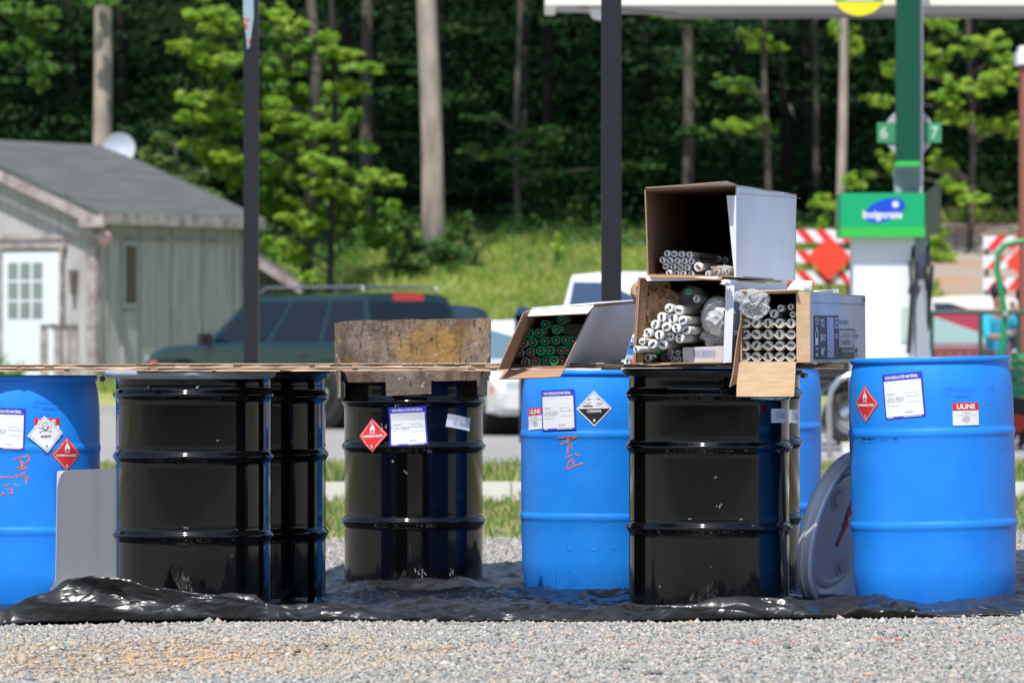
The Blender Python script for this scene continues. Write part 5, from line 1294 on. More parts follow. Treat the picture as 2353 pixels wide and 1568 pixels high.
# ------------------------------------------------------------ grey tub and leaning lid
gt = thing("grey_tub", (-1.52, 21.2, -.066), "upside-down grey plastic tub standing between the left blue drum and the black drum", "tub")
M_tub = mat("grey_tub_plastic", (.215, .225, .25), .35, var=.06, vscale=2, stretch=(8, 8, .3)); M_tubl = mat("pale_tub_plastic", (.62, .63, .64), .35)
m = MB(); m.hexa([P(131, 1081, 21.1), P(400, 1068, 21.1), P(405, 1352, 21.1), P(127, 1352, 21.1)]+[P(133, 1081, 21.4), P(400, 1068, 21.4), P(405, 1352, 21.45), P(129, 1352, 21.45)]); m.build("body", M_tubl, gt)
d = Decal(); pts = [(400, 1067)]
for i in range(9): a = math.pi/2*i/8; pts.append((131.5+22*(1-math.sin(a)), 1080.5+48*(1-math.cos(a))))
pts += [(128, 1340), (400, 1340)]
b = [P(u, v, 21.085) for u, v in pts]; b2 = [p+Vector((0, .012, 0)) for p in b]; m = MB(); m.poly(b[::-1]); m.poly(b2)
for i in range(len(b)): m.poly([b[i], b[(i+1) % len(b)], b2[(i+1) % len(b)], b2[i]])
m.build("front_panel", M_tub, gt)
m = MB(); m.hexa([P(122, 1334, 21.0), P(405, 1330, 21.0), P(405, 1347, 21.0), P(122, 1347, 21.0)]+[P(122, 1334, 21.47), P(405, 1330, 21.47), P(405, 1347, 21.47), P(122, 1347, 21.47)]); m.build("rim", M_tub, gt)
m = MB(); m.hexa([P(115, 1347.5, 20.97), P(410, 1343, 20.97), P(410, 1376, 20.97), P(115, 1376, 20.97)]+[P(115, 1347.5, 21.5), P(410, 1343, 21.5), P(410, 1376, 21.5), P(115, 1376, 21.5)]); m.build("base_flange", M_tub, gt)

nrm = Vector((.835, -.49, -.235)).normalized(); up = Vector((0, 0, 1)); sd = up.cross(nrm).normalized(); up2 = nrm.cross(sd)
Ml = Matrix((sd, up2, nrm)).transposed()
ll = thing("leaning_lid", (1.18, 20.3, .262), "pale grey drum lid with a red paint mark leaning on the right blue drum", "drum lid", rot=tuple(Ml.to_euler()))
Rl = .292
prof = [(.012, -.012), (Rl-.012, -.014), (Rl, -.006), (Rl+.002, .012), (Rl-.002, .016), (Rl-.002, .036), (Rl+.001, .042), (Rl-.003, .05), (Rl-.014, .052), (Rl-.019, .046), (Rl-.021, .03), (Rl-.034, .028), (Rl-.044, .03), (Rl-.05, .014), (Rl-.062, .002), (Rl-.078, .0), (Rl-.084, .012), (Rl-.1, .014), (Rl-.108, .003), (.012, .001)]
MB().lathe(prof, 128).build("disc", mat("lid_grey_plastic", (.62, .66, .74), .32, coat=.3, coatr=.2), ll, smooth=True, world=False, angle=40)
for (x, y) in ((-.07, .12), (.08, -.13)):
    MB().lathe([(.045, .0), (.045, .008), (.03, .008), (.028, .014), (.01, .014)], 28, (x, y, 0)).build("bung", mat("bung_plastic", (.55, .58, .64), .35), ll, smooth=True, world=False, angle=40)
d = Decal(); d.stroke([(.06, .12), (.03, .05), (.045, .02), (.01, -.04), (.0, -.06)], .02, 0, 0); d.stroke([(.02, .01), (.04, .05), (.07, .07)], .014, 0, 0)
d.place("red_paint_mark", [mat("red_spray", (.55, .04, .09), .5)], lambda x, y, o: (x, y, .0035+o), ll)

# ------------------------------------------------------------ boxes of tubes
DF = 19.72
yaw = R(13); AX = Vector((math.sin(yaw), math.cos(yaw), 0))
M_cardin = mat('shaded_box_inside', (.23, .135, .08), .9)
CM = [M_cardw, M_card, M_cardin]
def corr_box(name, label, q, length, dz=0, mats=None, th=.005, topcap=True, ext=None):
    """open fronted carton: q = tl,tr,br,bl picture points of the opening"""
    mats = mats or CM; f = [P(u, v, DF) for u, v in q]; a = AX*length+Vector((0, 0, dz)); bk = [p+a for p in f]
    c = sum((p for p in f+bk), Vector())/8; t = thing(name, tuple((f[3]+f[2])/2), label, "cardboard box", "cartons of fluorescent tubes")
    m = MB()
    def wall(qq):
        n_ = (qq[1]-qq[0]).cross(qq[3]-qq[0])
        if n_.dot(c-qq[0]) < 0: qq = [qq[0], qq[3], qq[2], qq[1]]
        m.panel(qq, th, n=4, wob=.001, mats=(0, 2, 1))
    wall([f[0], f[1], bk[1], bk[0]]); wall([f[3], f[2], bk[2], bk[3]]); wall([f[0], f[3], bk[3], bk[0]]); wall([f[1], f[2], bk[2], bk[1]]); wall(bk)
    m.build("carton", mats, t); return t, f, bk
def flap(t, pts, D=None, name="flap", front=1, back=0, th=.004, mats=None, wob=.003, n=3):
    q = [P(p[0], p[1], p[2] if len(p) > 2 else (D or DF)) for p in pts]
    return MB().panel(q, th, n=n, wob=wob, seed=pts[0][0], mats=(front, back, 1)).build(name, mats or CM, t)
# 1 slanted white box
b1, f1, k1 = corr_box("tube_carton", "slanted white carton holding green-ringed tubes, at the left end of the dark board", [(1221, 711), (1364, 702), (1297, 843), (1160, 848)], 1.15, dz=.03)
flap(b1, [(1222, 710), (1364.5, 701.5), (1349, 720, DF-.05), (1205, 725.5, DF-.05)], front=0, back=1, n=4, wob=.002, mats=[M_cardbw, M_card])
flap(b1, [(1203.5, 718, DF-.1), (1221, 712), (1172, 846), (1146, 849, DF-.1)], n=3)
flap(b1, [(1160, 848), (1299.5, 843.7), (1286.5, 864.5, DF-.06), (1146, 869.5, DF-.06)], n=3)
o = MB().panel([f1[0]+Vector((0, 0, .004)), f1[1]+Vector((0, 0, .004)), k1[1]+Vector((0, 0, .004)), k1[0]+Vector((0, 0, .004))], .003, mats=(0, 0, 0)).build("bright_top", [M_cardbw], b1)
# 2 middle box
b2, f2, k2 = corr_box("tube_carton", "white carton below the top one, stuffed with loose tubes, brown paper and plastic bags", [(1468, 637), (1670, 641), (1664, 834), (1456, 836)], 1.2)
flap(b2, [(1467.5, 637, DF-.0), (1489, 646, DF+.06), (1477, 836, DF+.06), (1455, 837, DF)], front=1, back=0, n=4)
flap(b2, [(1668, 652, DF-.02), (1687, 656, DF-.02), (1680, 832, DF-.02), (1661, 833, DF-.02)], front=0, back=1, n=4)
flap(b2, [(1482, 637, DF-.03), (1650, 636, DF-.03), (1646, 642, DF-.035), (1486, 645, DF-.035)], front=0, back=1, n=5, wob=.008, name="torn_flap", mats=[M_cardbw, M_card])
# 3 top box
b3, f3, k3 = corr_box("tube_carton", "big empty-looking white carton on top of the stack, open to the front", [(1480, 436), (1692, 425), (1688, 636), (1487, 632)], 1.2)
flap(b3, [(1482, 434, DF), (1692, 425, DF), (1671, 418.5, DF-.09), (1484, 433, DF-.09)], front=0, back=1, n=4, th=-.004)
flap(b3, [(1669, 449, DF-.012), (1691, 449, DF-.012), (1691, 637, DF-.006), (1687, 637, DF-.006)], front=0, back=1, n=3, wob=.002)
flap(b3, [(1490, 633, DF-.01), (1660, 634, DF-.01), (1655, 640, DF-.04), (1494, 637, DF-.04)], front=1, back=0, n=5, wob=.008, name="torn_flap")
d = Decal(); d.stroke([(1697, 444.5), (1765, 450), (1838, 455.5)], 1.2, 1, 0)
d.place("fold_line", [M_cardbw, M_gink], ray_plane([f3[1], k3[1], k3[2], f3[2]]), b3, world=True, base=.003)
# 4 printed box
M_cp = [M_cardg, M_cardlt, M_cardin]
b4, f4, k4 = corr_box("tube_carton", "grey printed carton with T12 and BULK PACK lettering, tubes in moulded trays", [(1699, 667), (1860, 671), (1861, 833), (1701, 833)], 1.18, mats=M_cp)
flap(b4, [(1829, 672, DF-.008), (1860, 675, DF-.002), (1861, 831, DF-.002), (1830, 832, DF-.008)], mats=M_cp, n=3, name="side_flap")
flap(b4, [(1693.5, 832, DF-.01), (1828, 831, DF-.01), (1824, 910, DF-.03), (1691.5, 910.5, DF-.03)], mats=M_cp, n=5, wob=.004, name="hanging_flap")
flap(b4, [(1700, 740, DF-.02), (1704, 742, DF-.0), (1690, 880, DF-.02), (1675, 888, DF-.06)], mats=[M_card, M_card], n=6, wob=.01, name="torn_side_flap")
flap(b4, [(1697, 668, DF-.03), (1835, 664, DF-.03), (1832, 671, DF), (1700, 674, DF)], mats=M_cp, n=5, wob=.006, name="top_flap")
sq = [f4[1], k4[1], k4[2], f4[2]]; cv = lambda x, y: (1863.5+x*.11538, 660.4+y*.11538)
d = Decal()
def q4(pts, m_, l_): d.grid([cv(*p) for p in pts], m_, l_, 2)
q4([(40, 555), (525, 555), (543, 1425), (45, 1430)], 0, 0); q4([(282, 590), (415, 590), (430, 1390), (295, 1390)], 1, 4)
def t4(s, x, y, w_, h_, m_, b_=.02): X_, Y_ = cv(x, y); V_, F_, tw, th_ = text_geo(s, b_); d.add([(X_+a*w_*.11538/tw, Y_-c_*h_*.11538/th_) for a, c_ in V_], [f[::-1] for f in F_], m_, 6)
t4("T12", 190, 705, 80, 155, 2); t4("34", 180, 995, 58, 150, 2); t4("WATTS", 240, 960, 46, 45, 2); t4("VATIOS", 240, 1030, 46, 45, 2); t4('48"', 198, 1275, 68, 170, 2)
for y in (605, 655, 710): q4([(48, y), (125, y), (125, y+18), (48, y+18)], 3, 5)
q4([(52, 860), (108, 860), (108, 870), (52, 870)], 2, 5); q4([(52, 870), (62, 870), (62, 1000), (52, 1000)], 2, 5); q4([(98, 870), (108, 870), (108, 1000), (98, 1000)], 2, 5); q4([(52, 1000), (108, 1000), (108, 1140), (52, 1140)], 2, 5); q4([(62, 790), (98, 790), (92, 850), (68, 850)], 3, 5)
for y in (1205, 1300, 1340): q4([(58, y), (105, y), (105, y+28), (58, y+28)], 3, 5)
q4([(440, 605), (500, 605), (500, 805), (440, 805)], 2, 4); q4([(450, 625), (490, 625), (490, 785), (450, 785)], 0, 6); q4([(462, 680), (480, 660), (472, 740), (460, 740)], 2, 8)
for y in (925, 960, 995): q4([(440, y), (505, y), (505, y+14), (440, y+14)], 3, 5)
for k in range(6): q4([(300, 650+k*120), (345, 650+k*120), (345, 690+k*120), (300, 690+k*120)], 4, 6)
t4("PACK 30/ECO", 632, 692, 170, 85, 0, .01)
q4([(545, 820), (820, 820), (820, 845), (545, 845)], 0, 3); q4([(545, 840), (553, 840), (560, 1190), (552, 1190)], 0, 3); q4([(815, 840), (823, 840), (838, 1190), (830, 1190)], 0, 3)
t4("CONTRACTOR", 687, 950, 185, 110, 5, .01); t4("BULK PACK", 690, 1090, 170, 105, 0, .02)
q4([(555, 1190), (838, 1190), (845, 1420), (562, 1420)], 0, 0); t4("SOLD IN FULL CASES ONLY", 700, 1252, 240, 62, 3, .02); t4("contractor pack", 700, 1345, 180, 40, 4, 0)
for (x, y, w_, h_) in ((860, 860, 12, 60), (880, 945, 60, 14), (880, 970, 60, 12), (880, 1000, 60, 12), (885, 1250, 30, 90), (885, 1345, 30, 30), (1000, 225, 8, 110), (1045, 235, 16, 110), (1005, 308, 30, 14)): q4([(x-w_/2, y-h_/2), (x+w_/2, y-h_/2), (x+w_/2, y+h_/2), (x-w_/2, y+h_/2)], 0, 3)
d.stroke([cv(0, 300), cv(500, 318), cv(1060, 345)], .9, 0, 3)
d.place("printed_lettering", [M_print, mat("print_light_column", (.42, .46, .55), .6), M_white, M_lgink, M_gink, mat("print_mid_grey", (.22, .24, .3), .6)], ray_plane(sq), b4, world=True, base=.003)
# moulded trays in box 4
M_pulp = mat("moulded_pulp", (.62, .56, .46), .9, var=.1, vscale=20, bump=.4, bscale=40)
cv4 = lambda x, y: (1673.5+x*.19034, 624.2+y*.19034)
for r_, yy in enumerate((655, 790, 925, 1062)):
    m = MB(); n = 50; L_ = []
    for i in range(n+1):
        x = 150+i/n*670; ph = (x-200)/138*2*math.pi; sc_ = abs(math.cos(ph/2)); y = yy-52+62*sc_**.8
        L_.append((x, y))
    tt = thing("tube_tray", tuple(P(*cv4(480, yy), DF+.03)), "scalloped pulp tray under the %s row of tubes in the printed box" % ("top", "second", "third", "bottom")[r_], "tray", "pulp trays in the printed box")
    for i in range(n):
        a, b_ = L_[i], L_[i+1]; jz = 4*noise.noise(Vector((i*.5, r_, 0)))
        fr = [P(*cv4(a[0], a[1]+jz), DF+.012), P(*cv4(b_[0], b_[1]+jz), DF+.012), P(*cv4(b_[0], b_[1]+16+jz), DF+.012), P(*cv4(a[0], a[1]+16+jz), DF+.012)]
        m.hexa(fr+[p+AX*1.0 for p in fr])
    m.build("tray", M_pulp, tt)
# papers on box 4
pa = thing("paper_sheet", tuple(P(1840, 664, DF+.2)), "torn white printed cardboard scrap lying on the printed box", "paper")
cvp = lambda x, y: cv4(x, y)
MB().panel([P(*cvp(790, 100), DF+.3), P(*cvp(1008, 112), DF+.3), P(*cvp(1000, 222), DF+.1), P(*cvp(708, 205), DF+.1)], .004, n=3, wob=.004).build("sheet", M_cardbw, pa)
MB().panel([P(*cvp(925, 112), DF+.25), P(*cvp(915, 112), DF+.25), P(*cvp(905, 218), DF+.09), P(*cvp(925, 218), DF+.09)], -.003).build("printed_bar", M_gink, pa)
d = Decal(); d.add([cvp(920, 165), cvp(1000, 165), cvp(996, 218), cvp(915, 218)], [(0, 3, 2, 1)], 0, 0); V_, F_, tw, th_ = text_geo("ME", .03); X_, Y_ = cvp(945, 190); d.add([(X_-a*9/tw, Y_-c_*6/th_) for a, c_ in V_], F_, 1, 6)
d.place("print", [M_gink, M_white], ray_plane([P(*cvp(790, 100), DF+.294), P(*cvp(1008, 112), DF+.294), P(*cvp(1000, 222), DF+.09), P(*cvp(708, 205), DF+.09)]), pa, world=True)
pa = thing("paper_sheet", tuple(P(1895, 668, DF+.5)), "flat folded white carton scrap on the far end of the printed box", "paper")
MB().hexa([P(*cvp(1020, 222), DF+.35), P(*cvp(1330, 207), DF+.5), P(*cvp(1335, 252), DF+.5), P(*cvp(1030, 240), DF+.35)]+[P(*cvp(1020, 222), DF+.45), P(*cvp(1330, 207), DF+.6), P(*cvp(1335, 252), DF+.6), P(*cvp(1030, 240), DF+.45)]).build("sheet", M_cardbw, pa)
MB().panel([P(*cvp(1080, 236), DF+.34), P(*cvp(1290, 220), DF+.49), P(*cvp(1290, 250), DF+.49), P(*cvp(1090, 246), DF+.34)], -.002).build("printed_panel", M_gink, pa)
# blue printed pack beside box 2
pk = thing("bulb_pack", tuple(P(1446, 834, DF+.1)), "blue and white printed bulb pack leaning between the slanted box and the middle box", "package")
PQ = [P(1453, 768, DF+.06), P(1475, 764, DF+.06), P(1462, 834, DF+.05), P(1433, 836, DF+.05)]
MB().panel(PQ, .02).build("pack", M_cardbw, pk)
d = Decal(); cvk = lambda x, y: ((1560+x/9.8)*.9046, (780+y/9.8)*.9046)
def k4_(pts, m_): d.add([cvk(*p) for p in pts], [(0, 3, 2, 1)], m_, 2)
k4_([(400, 860), (500, 860), (490, 950), (380, 950)], 0); k4_([(378, 955), (490, 955), (480, 1015), (358, 1015)], 1); k4_([(355, 1020), (490, 1020), (470, 1180), (312, 1180)], 0); k4_([(310, 1185), (470, 1185), (460, 1290), (290, 1290)], 2)
for cx_, m_ in ((320, 3), (415, 4)):
    X_, Y_ = cvk(cx_, 1338); d.circle(X_, Y_, 3.6, m_, 3)
V_, F_, tw, th_ = text_geo("P", .04); X_, Y_ = cvk(468, 790); d.add([(X_+a*5/tw, Y_-c_*6/th_) for a, c_ in V_], [f[::-1] for f in F_], 0, 3)
d.place("print", [mat("print_blue", (.02, .16, .5), .5), M_ink, mat("print_pale_blue", (.35, .45, .55), .5), mat("print_green", (.02, .2, .06), .5), M_red], ray_plane(PQ), pk, world=True)
# barcode box inside box 2
cv3 = lambda x, y: (1447.4+x*.18461, 560.9+y*.18461)
bb = thing("small_carton", tuple(P(*cv3(910, 1470), DF+.05)), "small white box with a blue-grey barcode lying in the middle carton", "small box")
BQ = [P(*cv3(652, 1285), DF+.03), P(*cv3(1172, 1262), DF+.03), P(*cv3(1150, 1465), DF+.03), P(*cv3(658, 1470), DF+.03)]
MB().hexa(BQ+[p+AX*.5 for p in BQ]).build("carton", mat("small_box_white", (.62, .58, .57), .6), bb)
d = Decal()
for i in range(34):
    x = 778+i*8.2; w_ = random.choice((2.5, 4, 5.5)); d.add([cv3(x, 1312), cv3(x+w_, 1310), cv3(x+w_+4, 1384), cv3(x+4, 1386)], [(0, 3, 2, 1)], 0, 3)
for i in range(12): x = 790+i*23; d.add([cv3(x, 1394), cv3(x+9, 1394), cv3(x+9, 1408), cv3(x, 1408)], [(0, 3, 2, 1)], 0, 3)
d.place("barcode", [mat("barcode_ink", (.28, .28, .5), .6)], ray_plane(BQ), bb, world=True)

# ------------------------------------------------------------ fluorescent tubes
def make_tube(kind, r, L_=1.12):
    t = thing("fluorescent_tube", (0, 0, 0), "tube", "fluorescent tube")
    cap = {"slot": M_capw, "dots": M_capw, "gring": M_capg, "sring": M_caps, "gslot": M_capg, "hollow": M_caps, "brown": M_capw, "gdots": M_capg}[kind]
    Mx_ = Matrix.Rotation(R(-90), 3, 'X')
    MB().lathe([(r*.9, .018), (r*.93, .022), (r*.93, L_)], 20, M=Mx_, cap0=False).build("glass_tube", M_glass, t, smooth=True, world=False, angle=40)
    if kind in ("gring", "sring", "hollow"):
        prof = [(r*.60, .012), (r*.66, .001), (r*.8, -.002), (r*.97, .001), (r, .006), (r*.99, .024), (r*.92, .03)]
        MB().lathe(prof, 24, M=Mx_, cap0=False, cap1=False).build("end_cap", cap, t, smooth=True, world=False, angle=50)
        MB().lathe([(r*.68, .008), (r*.66, .02)], 20, M=Mx_).build("recessed_face", M_pin if kind != "hollow" else M_ink, t, world=False)
        if kind != "hollow":
            MB().lathe([(r*.17, -.001), (r*.2, .002), (r*.2, .009)], 12, M=Mx_).build("pin", M_brass, t, smooth=True, world=False, angle=40)
    else:
        prof = [(.001, 0), (r*.86, 0), (r*.95, .002), (r, .006), (r*.99, .022), (r*.92, .026)]
        MB().lathe(prof, 24, M=Mx_, cap1=False).build("end_cap", cap, t, smooth=True, world=False, angle=50)
        if kind in ("dots", "gdots"):
            m = MB()
            for k in (-1, 1): m.lathe([(r*.27, -.0025), (r*.27, .001)], 14, (k*r*.38, 0, 0), M=Mx_)
            m.build("pin_sockets", M_pin, t, world=False)
        else:
            m = MB(); m.box((0, -.0012, 0), (r*1.15, .004, r*.42)); m.build("pin_block", M_pinr if kind == "brown" else M_pin, t, world=False)
        m = MB()
        for k in (-1, 1): m.tube([(k*r*.36, -.007, 0), (k*r*.36, .002, 0)], r*.09, 8)
        m.build("pins", M_caps, t, world=False)
    return t
_tm = {}
ORD = ["first", "second", "third", "fourth", "fifth", "sixth", "seventh", "eighth"]
CNT = {1: "only", 2: "two", 3: "three", 4: "four", 5: "five", 6: "six"}
def put_tube(kind, u, v, rpx, label, group, D=None, roll=0, ax=None, L_=1.12):
    D = D or DF+.06; r = round(rpx/(F/D), 3)
    key = (kind, r, L_)
    p = P(u, v, D); a = ax or AX
    q = Vector((0, 1, 0)).rotation_difference(a).to_matrix() @ Matrix.Rotation(roll, 3, 'Y')
    e = q.to_euler()
    if key not in _tm:
        t = make_tube(kind, r, L_); _tm[key] = t; t.location = p; t.rotation_euler = e; t["label"] = label; t["group"] = group
    else: t = copy_thing(_tm[key], p, e, label, group)
    return t
DESC = {"slot": "white tube with dark slotted plug", "dots": "white tube with two dark sockets", "gring": "green-ringed tube end", "sring": "silver-ringed tube end",
        "gslot": "green tube cap with a dark slot", "hollow": "open hollow tube end with a pale rim", "brown": "larger tube end with a rusty brown plug", "gdots": "green tube cap"}
def rows(rws, cvf, rpx, box, group, D=None, rolls=None, jd=.0, ax=None, L_=1.12):
    for ri, rw in enumerate(rws):
        for ci, it in enumerate(rw):
            x, y, kind = it[:3]; rp = it[3] if len(it) > 3 else rpx; roll = it[4] if len(it) > 4 else random.uniform(-1.5, 1.5)
            u, v = cvf(x, y)
            pos = "leftmost" if ci == 0 and len(rw) > 1 else "rightmost" if ci == len(rw)-1 and len(rw) > 1 else "alone" if len(rw) == 1 else ORD[ci]+" from left"
            rn = "top" if ri == 0 else "bottom" if ri == len(rws)-1 else ORD[ri]
            put_tube(kind, u, v, rp, "%s, %s, %s row, %s" % (DESC[kind], pos, rn, box), group, (D or DF+.06)+random.uniform(-jd, jd), roll, ax, L_)
c1 = lambda x, y: (1130.75+x*.25965, 588+y*.25965)
z31 = 3.484/4.706
def c1b(x, y): return ((1260+x/4.706)*.9046, (730+y/4.706)*.9046)
g = "gring"; s_ = "sring"
rows([[(778, 383, g)], [(583, 440, g), (718, 500, g)], [(388, 548, g), (508, 540, g)], [(325, 665, s_), (432, 655, g), (580, 640, g), (712, 628, g), (830, 630, g), (915, 640, g)],
      [(277, 780, s_), (405, 772, s_), (528, 757, g), (640, 752, g), (778, 752, s_), (858, 750, g)], [(345, 888, s_), (473, 876, s_), (598, 866, g), (688, 873, g), (790, 872, s_)]],
     c1b, 11.2, "slanted white box", "tubes in the slanted box", D=DF+.045, jd=.015, ax=Vector((math.sin(R(10)), math.cos(R(10)), .02)).normalized(), L_=.7)
wp = thing("wood_scrap", tuple(P(1312, 760, DF+.16)), "small weathered wooden block lying on the tubes in the slanted box", "block")
MB().hexa([P(*c1b(820, 430), DF+.12), P(*c1b(1060, 440), DF+.12), P(*c1b(1040, 590), DF+.12), P(*c1b(805, 555), DF+.12)]+[P(*c1b(820, 430), DF+.5), P(*c1b(1060, 440), DF+.5), P(*c1b(1040, 590), DF+.5), P(*c1b(805, 555), DF+.5)]).build("block", mat("mossy_wood", (.2, .16, .13), .85, col2=(.07, .15, .09), vscale=40), wp)
MB().box(tuple(P(*c1b(905, 510), DF+.118)), (.006, .006, .006)).build("nail_hole", M_ink, wp)
T8 = 8.0
rows([[(457, 115, "slot", T8, 1.3), (547, 122, "slot", T8, .15), (640, 125, "slot", T8, 1.5), (738, 130, "slot", T8, 1.5)], [(400, 195, "slot", T8, 1.3), (493, 203, "slot", T8, .9), (588, 207, "slot", T8, -.9), (675, 210, "slot", T8, -1.1), (763, 213, "slot", T8, -1)],
      [(438, 275, "slot", T8, 0), (533, 278, "slot", T8, 1.5), (625, 285, "slot", T8, .6), (712, 288, "slot", T8, 1.4)], [(482, 355, "slot", T8, .8), (577, 360, "slot", T8, 1.2), (657, 362, "slot", T8, -.9), (760, 367, "slot", T8, 1)]],
     cv3, T8, "top box", "thin tubes in the top box", D=DF+.07, jd=.01)
put_tube("brown", *cv3(848, 283), 11.4, "larger tube end with a rusty brown plug beside the thin tubes in the top box", "thin tubes in the top box", DF+.03, .75)
put_tube("slot", *cv3(968, 368), 7.2, "thin tube end on the floor of the top box, next to the shrink-wrapped pair", "thin tubes in the top box", DF+.06, 1.5)
put_tube("slot", *cv3(1068, 345), 10, "tube end inside the torn shrink wrap, left of the pair in the top box", "thin tubes in the top box", DF+.06, -.8)
put_tube("dots", *cv3(1190, 340), 10, "tube end inside the torn shrink wrap, right of the pair in the top box", "thin tubes in the top box", DF+.06, -.5)
tp = thing("tape_band", tuple(P(*cv3(880, 160), DF+.2)), "black strap around the bundle of thin tubes in the top box", "strap")
q0 = [P(*cv3(835, 95), DF+.22), P(*cv3(862, 95), DF+.22), P(*cv3(925, 215), DF+.19), P(*cv3(898, 225), DF+.19)]; MB().panel(q0, .002).build("band", M_ink, tp)
for i, (x, y) in enumerate(((900, 130), (1000, 150), (1100, 165), (1180, 180), (950, 215), (1060, 225))):
    put_tube("slot", *cv3(x, y+20), T8, "%s of the tubes lying in the dark back of the top box" % (ORD[i]), "tubes at the back of the top box", DF+.45+.03*i, .5, L_=.7)
ax2 = Vector((math.sin(R(15)), math.cos(R(15)), .0)).normalized()
rows([[(480, 795, "dots", 10.6, -.75), (605, 820, "slot", 11.4, .25)], [(390, 905, "slot", 11, 1.5), (523, 923, "slot", 11.2, 1.4), (652, 945, "slot", 11.2, -.45)], [(307, 998, "dots", 10.6, -1.1), (447, 1027, "slot", 11, -.5), (572, 1045, "dots", 11, 1.3), (697, 1068, "slot", 11.2, -.75)],
      [(218, 1100, "dots", 10.8, .9), (360, 1128, "slot", 11.2, 1.5), (488, 1147, "dots", 11, 0), (612, 1170, "dots", 11.2, 1.4)], [(275, 1240, "slot", 11.2, -.7), (403, 1248, "slot", 11.6, .6)]],
     cv3, 11, "slanting heap in middle box", "thick tubes heaped in the middle box", D=DF-.03, jd=.02, ax=ax2, L_=.95)
put_tube("slot", *cv3(148, 1210), 8.4, "thin tube end at the left foot of the heap in the middle box", "loose tubes in the middle box", DF-.02, 0, L_=.95)
put_tube("slot", *cv3(75, 1305), 8.0, "thin tube end poking out left past the wall of the middle box", "loose tubes in the middle box", DF-.1, 1.0, Vector((math.sin(R(24)), math.cos(R(24)), 0)), .3)
put_tube("dots", *cv3(152, 1155), 7.5, "small tube end tucked behind the left foot of the heap in the middle box", "loose tubes in the middle box", DF+.05, .4)
put_tube("gslot", *cv3(327, 1318), 10.4, "green tube cap with a dark slot under the heap in the middle box", "loose tubes in the middle box", DF+.07, 1.4)
put_tube("slot", *cv3(220, 1410), 10.4, "white tube end with upright dark slot, lower left corner of the middle box", "loose tubes in the middle box", DF+.07, 1.5)
put_tube("hollow", *cv3(435, 1405), 10.0, "open hollow tube end on the floor of the middle box", "loose tubes in the middle box", DF+.07)
for lb, x, y, ro in (("upper left", 503, 1345, -1.2), ("upper right", 592, 1350, -.5), ("lower left", 530, 1425, -1.2), ("lower right", 608, 1430, -.8)):
    put_tube("slot", *cv3(x, y), 7.2, "%s of the four small tube ends beside the barcode box" % lb, "four small tubes beside the barcode box", DF+.09, ro)
put_tube("gslot", *cv3(725, 590), 8.8, "green tube cap in the dark upper part of the middle box", "loose tubes in the middle box", DF+.07, -.7)
put_tube("dots", *cv3(825, 680), 9.4, "white tube end with two dark sockets in the dark upper part of the middle box", "loose tubes in the middle box", DF+.07, -1.2)
put_tube("gslot", *cv3(1148, 1047), 8.4, "green tube cap showing in the clear plastic bag in the middle box", "loose tubes in the middle box", DF+.07, .2)
put_tube("gslot", *cv3(1165, 1185), 8.0, "second green tube cap dim inside the lower end of the clear plastic bag", "loose tubes in the middle box", DF+.16, .2)
XS = (200, 330, 475, 615, 755)
for ri, y in enumerate((618, 752, 887, 1022)):
    for ci, x in enumerate(XS):
        pos = "leftmost" if ci == 0 else "rightmost" if ci == 4 else ORD[ci]+" from the left"
        put_tube("slot", *cv4(x, y), 10.9, "white tube end, %s in the %s tray, printed box" % (pos, ("top", "second", "third", "bottom")[ri]), "tubes in the trays of the printed box", DF+.035, random.choice((-.9, -.5, .1, .5, 1.2, 1.5)))
for lb, x, y, r_, ro in (("thick tube end beside the bubble wrap on top of the trays", 545, 505, 10.2, -1.1), ("thin tube end above the trays, between bubble wrap and side flap", 628, 438, 8.2, -.6), ("thin tube end in the upper right corner of the printed box", 752, 422, 8.0, 1.3), ("thin tube end just above the top tray beside the brown side flap", 775, 513, 7.8, .2)):
    put_tube("slot", *cv4(x, y), r_, lb, "loose tubes above the trays", DF+.04, ro)
put_tube("slot", *cv3(1290, 1105), 6.2, "pale tube end wedged between the middle box and the printed box", "tubes wedged between boxes", DF+.02, .3)

# ------------------------------------------------------------ bags and wrapping
def blob(name, parent, c, rad, mt, amp, fr, sub=5, seed=0, crease=True, flat=0):
    bm = bmesh.new(); bmesh.ops.create_icosphere(bm, subdivisions=sub, radius=1)
    for v in bm.verts:
        p = v.co.copy(); q = p*fr+Vector((seed, 0, 0))
        a = noise.noise(q); b_ = abs(noise.noise(q*2.3)); c_ = noise.noise(q*5)
        k = 1+amp*(a*1.0-(b_*1.2 if crease else -b_*.4)+c_*.25); v.co = Vector((p.x*rad[0]*k, p.y*rad[1]*k, p.z*rad[2]*k))
    me = bpy.data.meshes.new(name); bm.to_mesh(me); bm.free(); me.materials.append(mt)
    if not flat: me.polygons.foreach_set("use_smooth", np.ones(len(me.polygons), dtype=bool))
    o = bpy.data.objects.new(name, me); COL.objects.link(o); o.parent = parent; o.location = Vector(c)-parent.location; return o
def film(name, col, alpha, rough=.15):
    m = mat(name, col, rough, spec=.7, alpha=alpha, bump=.5, bscale=35); return m
M_film = film("clear_plastic_film", (.8, .83, .85), .28); M_bag = film("milky_plastic_bag", (.9, .92, .94), .6, .3); M_wrap = film("bubble_wrap", (.88, .9, .93), .3, .1)
M_kraft = mat("brown_kraft_paper", (.42, .27, .15), .8, var=.1, vscale=10, bump=.4, bscale=30)
c = P(*cv3(330, 740), DF+.16); t = thing("paper_bag", tuple(c), "crumpled brown paper bag in the upper left of the middle box", "paper bag")
blob("bag", t, c, (.085, .1, .115), M_kraft, .42, 1.15, sub=4, seed=3, flat=1)
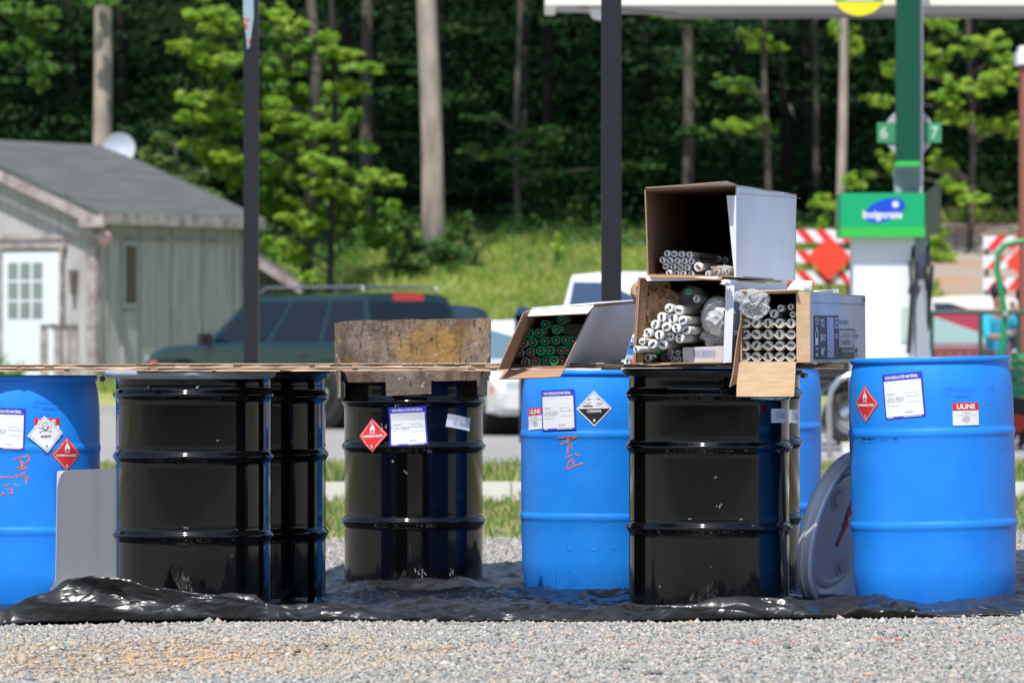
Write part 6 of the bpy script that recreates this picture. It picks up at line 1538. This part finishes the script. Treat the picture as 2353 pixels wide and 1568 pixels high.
c = P(*cv3(1090, 960), DF+.09); t = thing("plastic_bag", tuple(c), "milky clear plastic bag in the right side of the middle box", "plastic bag")
blob("bag", t, c+Vector((0, 0, .02)), (.06, .09, .07), M_bag, .16, 1.0, seed=8)
blob("bag_end", t, P(*cv3(1090, 1110), DF+.1), (.055, .05, .045), M_film, .35, 2, seed=9)
c = P(*cv3(760, 660), DF+.1); t = thing("plastic_film", tuple(c), "clear film wrapped round the two tube ends high in the middle box", "plastic film")
blob("film", t, c, (.05, .08, .042), film("thin_smoky_film", (.6, .6, .62), .1), .3, 2, seed=12)
c = P(*cv3(1160, 330), DF+.05); t = thing("shrink_wrap", tuple(c), "torn shrink wrap around two tube ends in the right corner of the top box", "plastic film")
blob("film", t, c, (.045, .04, .02), M_film, .3, 3, seed=14); MB().panel([P(*cv3(1000, 285), DF+.04), P(*cv3(1285, 275), DF+.04), P(*cv3(1300, 300), DF+.02), P(*cv3(1010, 300), DF+.02)], .003, n=5, wob=.006).build("torn_edge", M_card, t)
c = P(*cv4(315, 390), DF-.02); t = thing("bubble_wrap", tuple(c), "crumpled lump of bubble wrap on the left side of the printed box", "bubble wrap")
o = blob("lump", t, c, (.056, .06, .052), M_wrap, .3, 2.2, sub=5, seed=21)
blob("loose_end", t, P(*cv4(120, 300), DF-.04), (.02, .03, .02), M_wrap, .3, 1.5, sub=4, seed=24)
c = P(1765, 913, DF-.02); t = thing("plastic_film", tuple(c), "strip of clear film hanging below the brown flap of the printed box", "plastic film")
blob("film", t, c, (.065, .008, .008), M_film, .5, 3, sub=4, seed=31)
c = P(*cv3(1190, 480), DF-.05); t = thing("foam_corner", tuple(c), "crumpled white scrap at the upper right corner of the middle box", "paper scrap")
blob("scrap", t, c, (.018, .02, .012), M_cardbw, .6, 2, sub=4, seed=41)
c = P(1443, 838, DF+.05); t = thing("twig", tuple(c), "thin splinter of wood on the dark board between the boxes", "splinter")
MB().tube([P(1470, 836, DF+.0), P(1500, 838, DF-.02), P(1540, 836, DF)], .002, 6).build("splinter", M_cardlt, t)
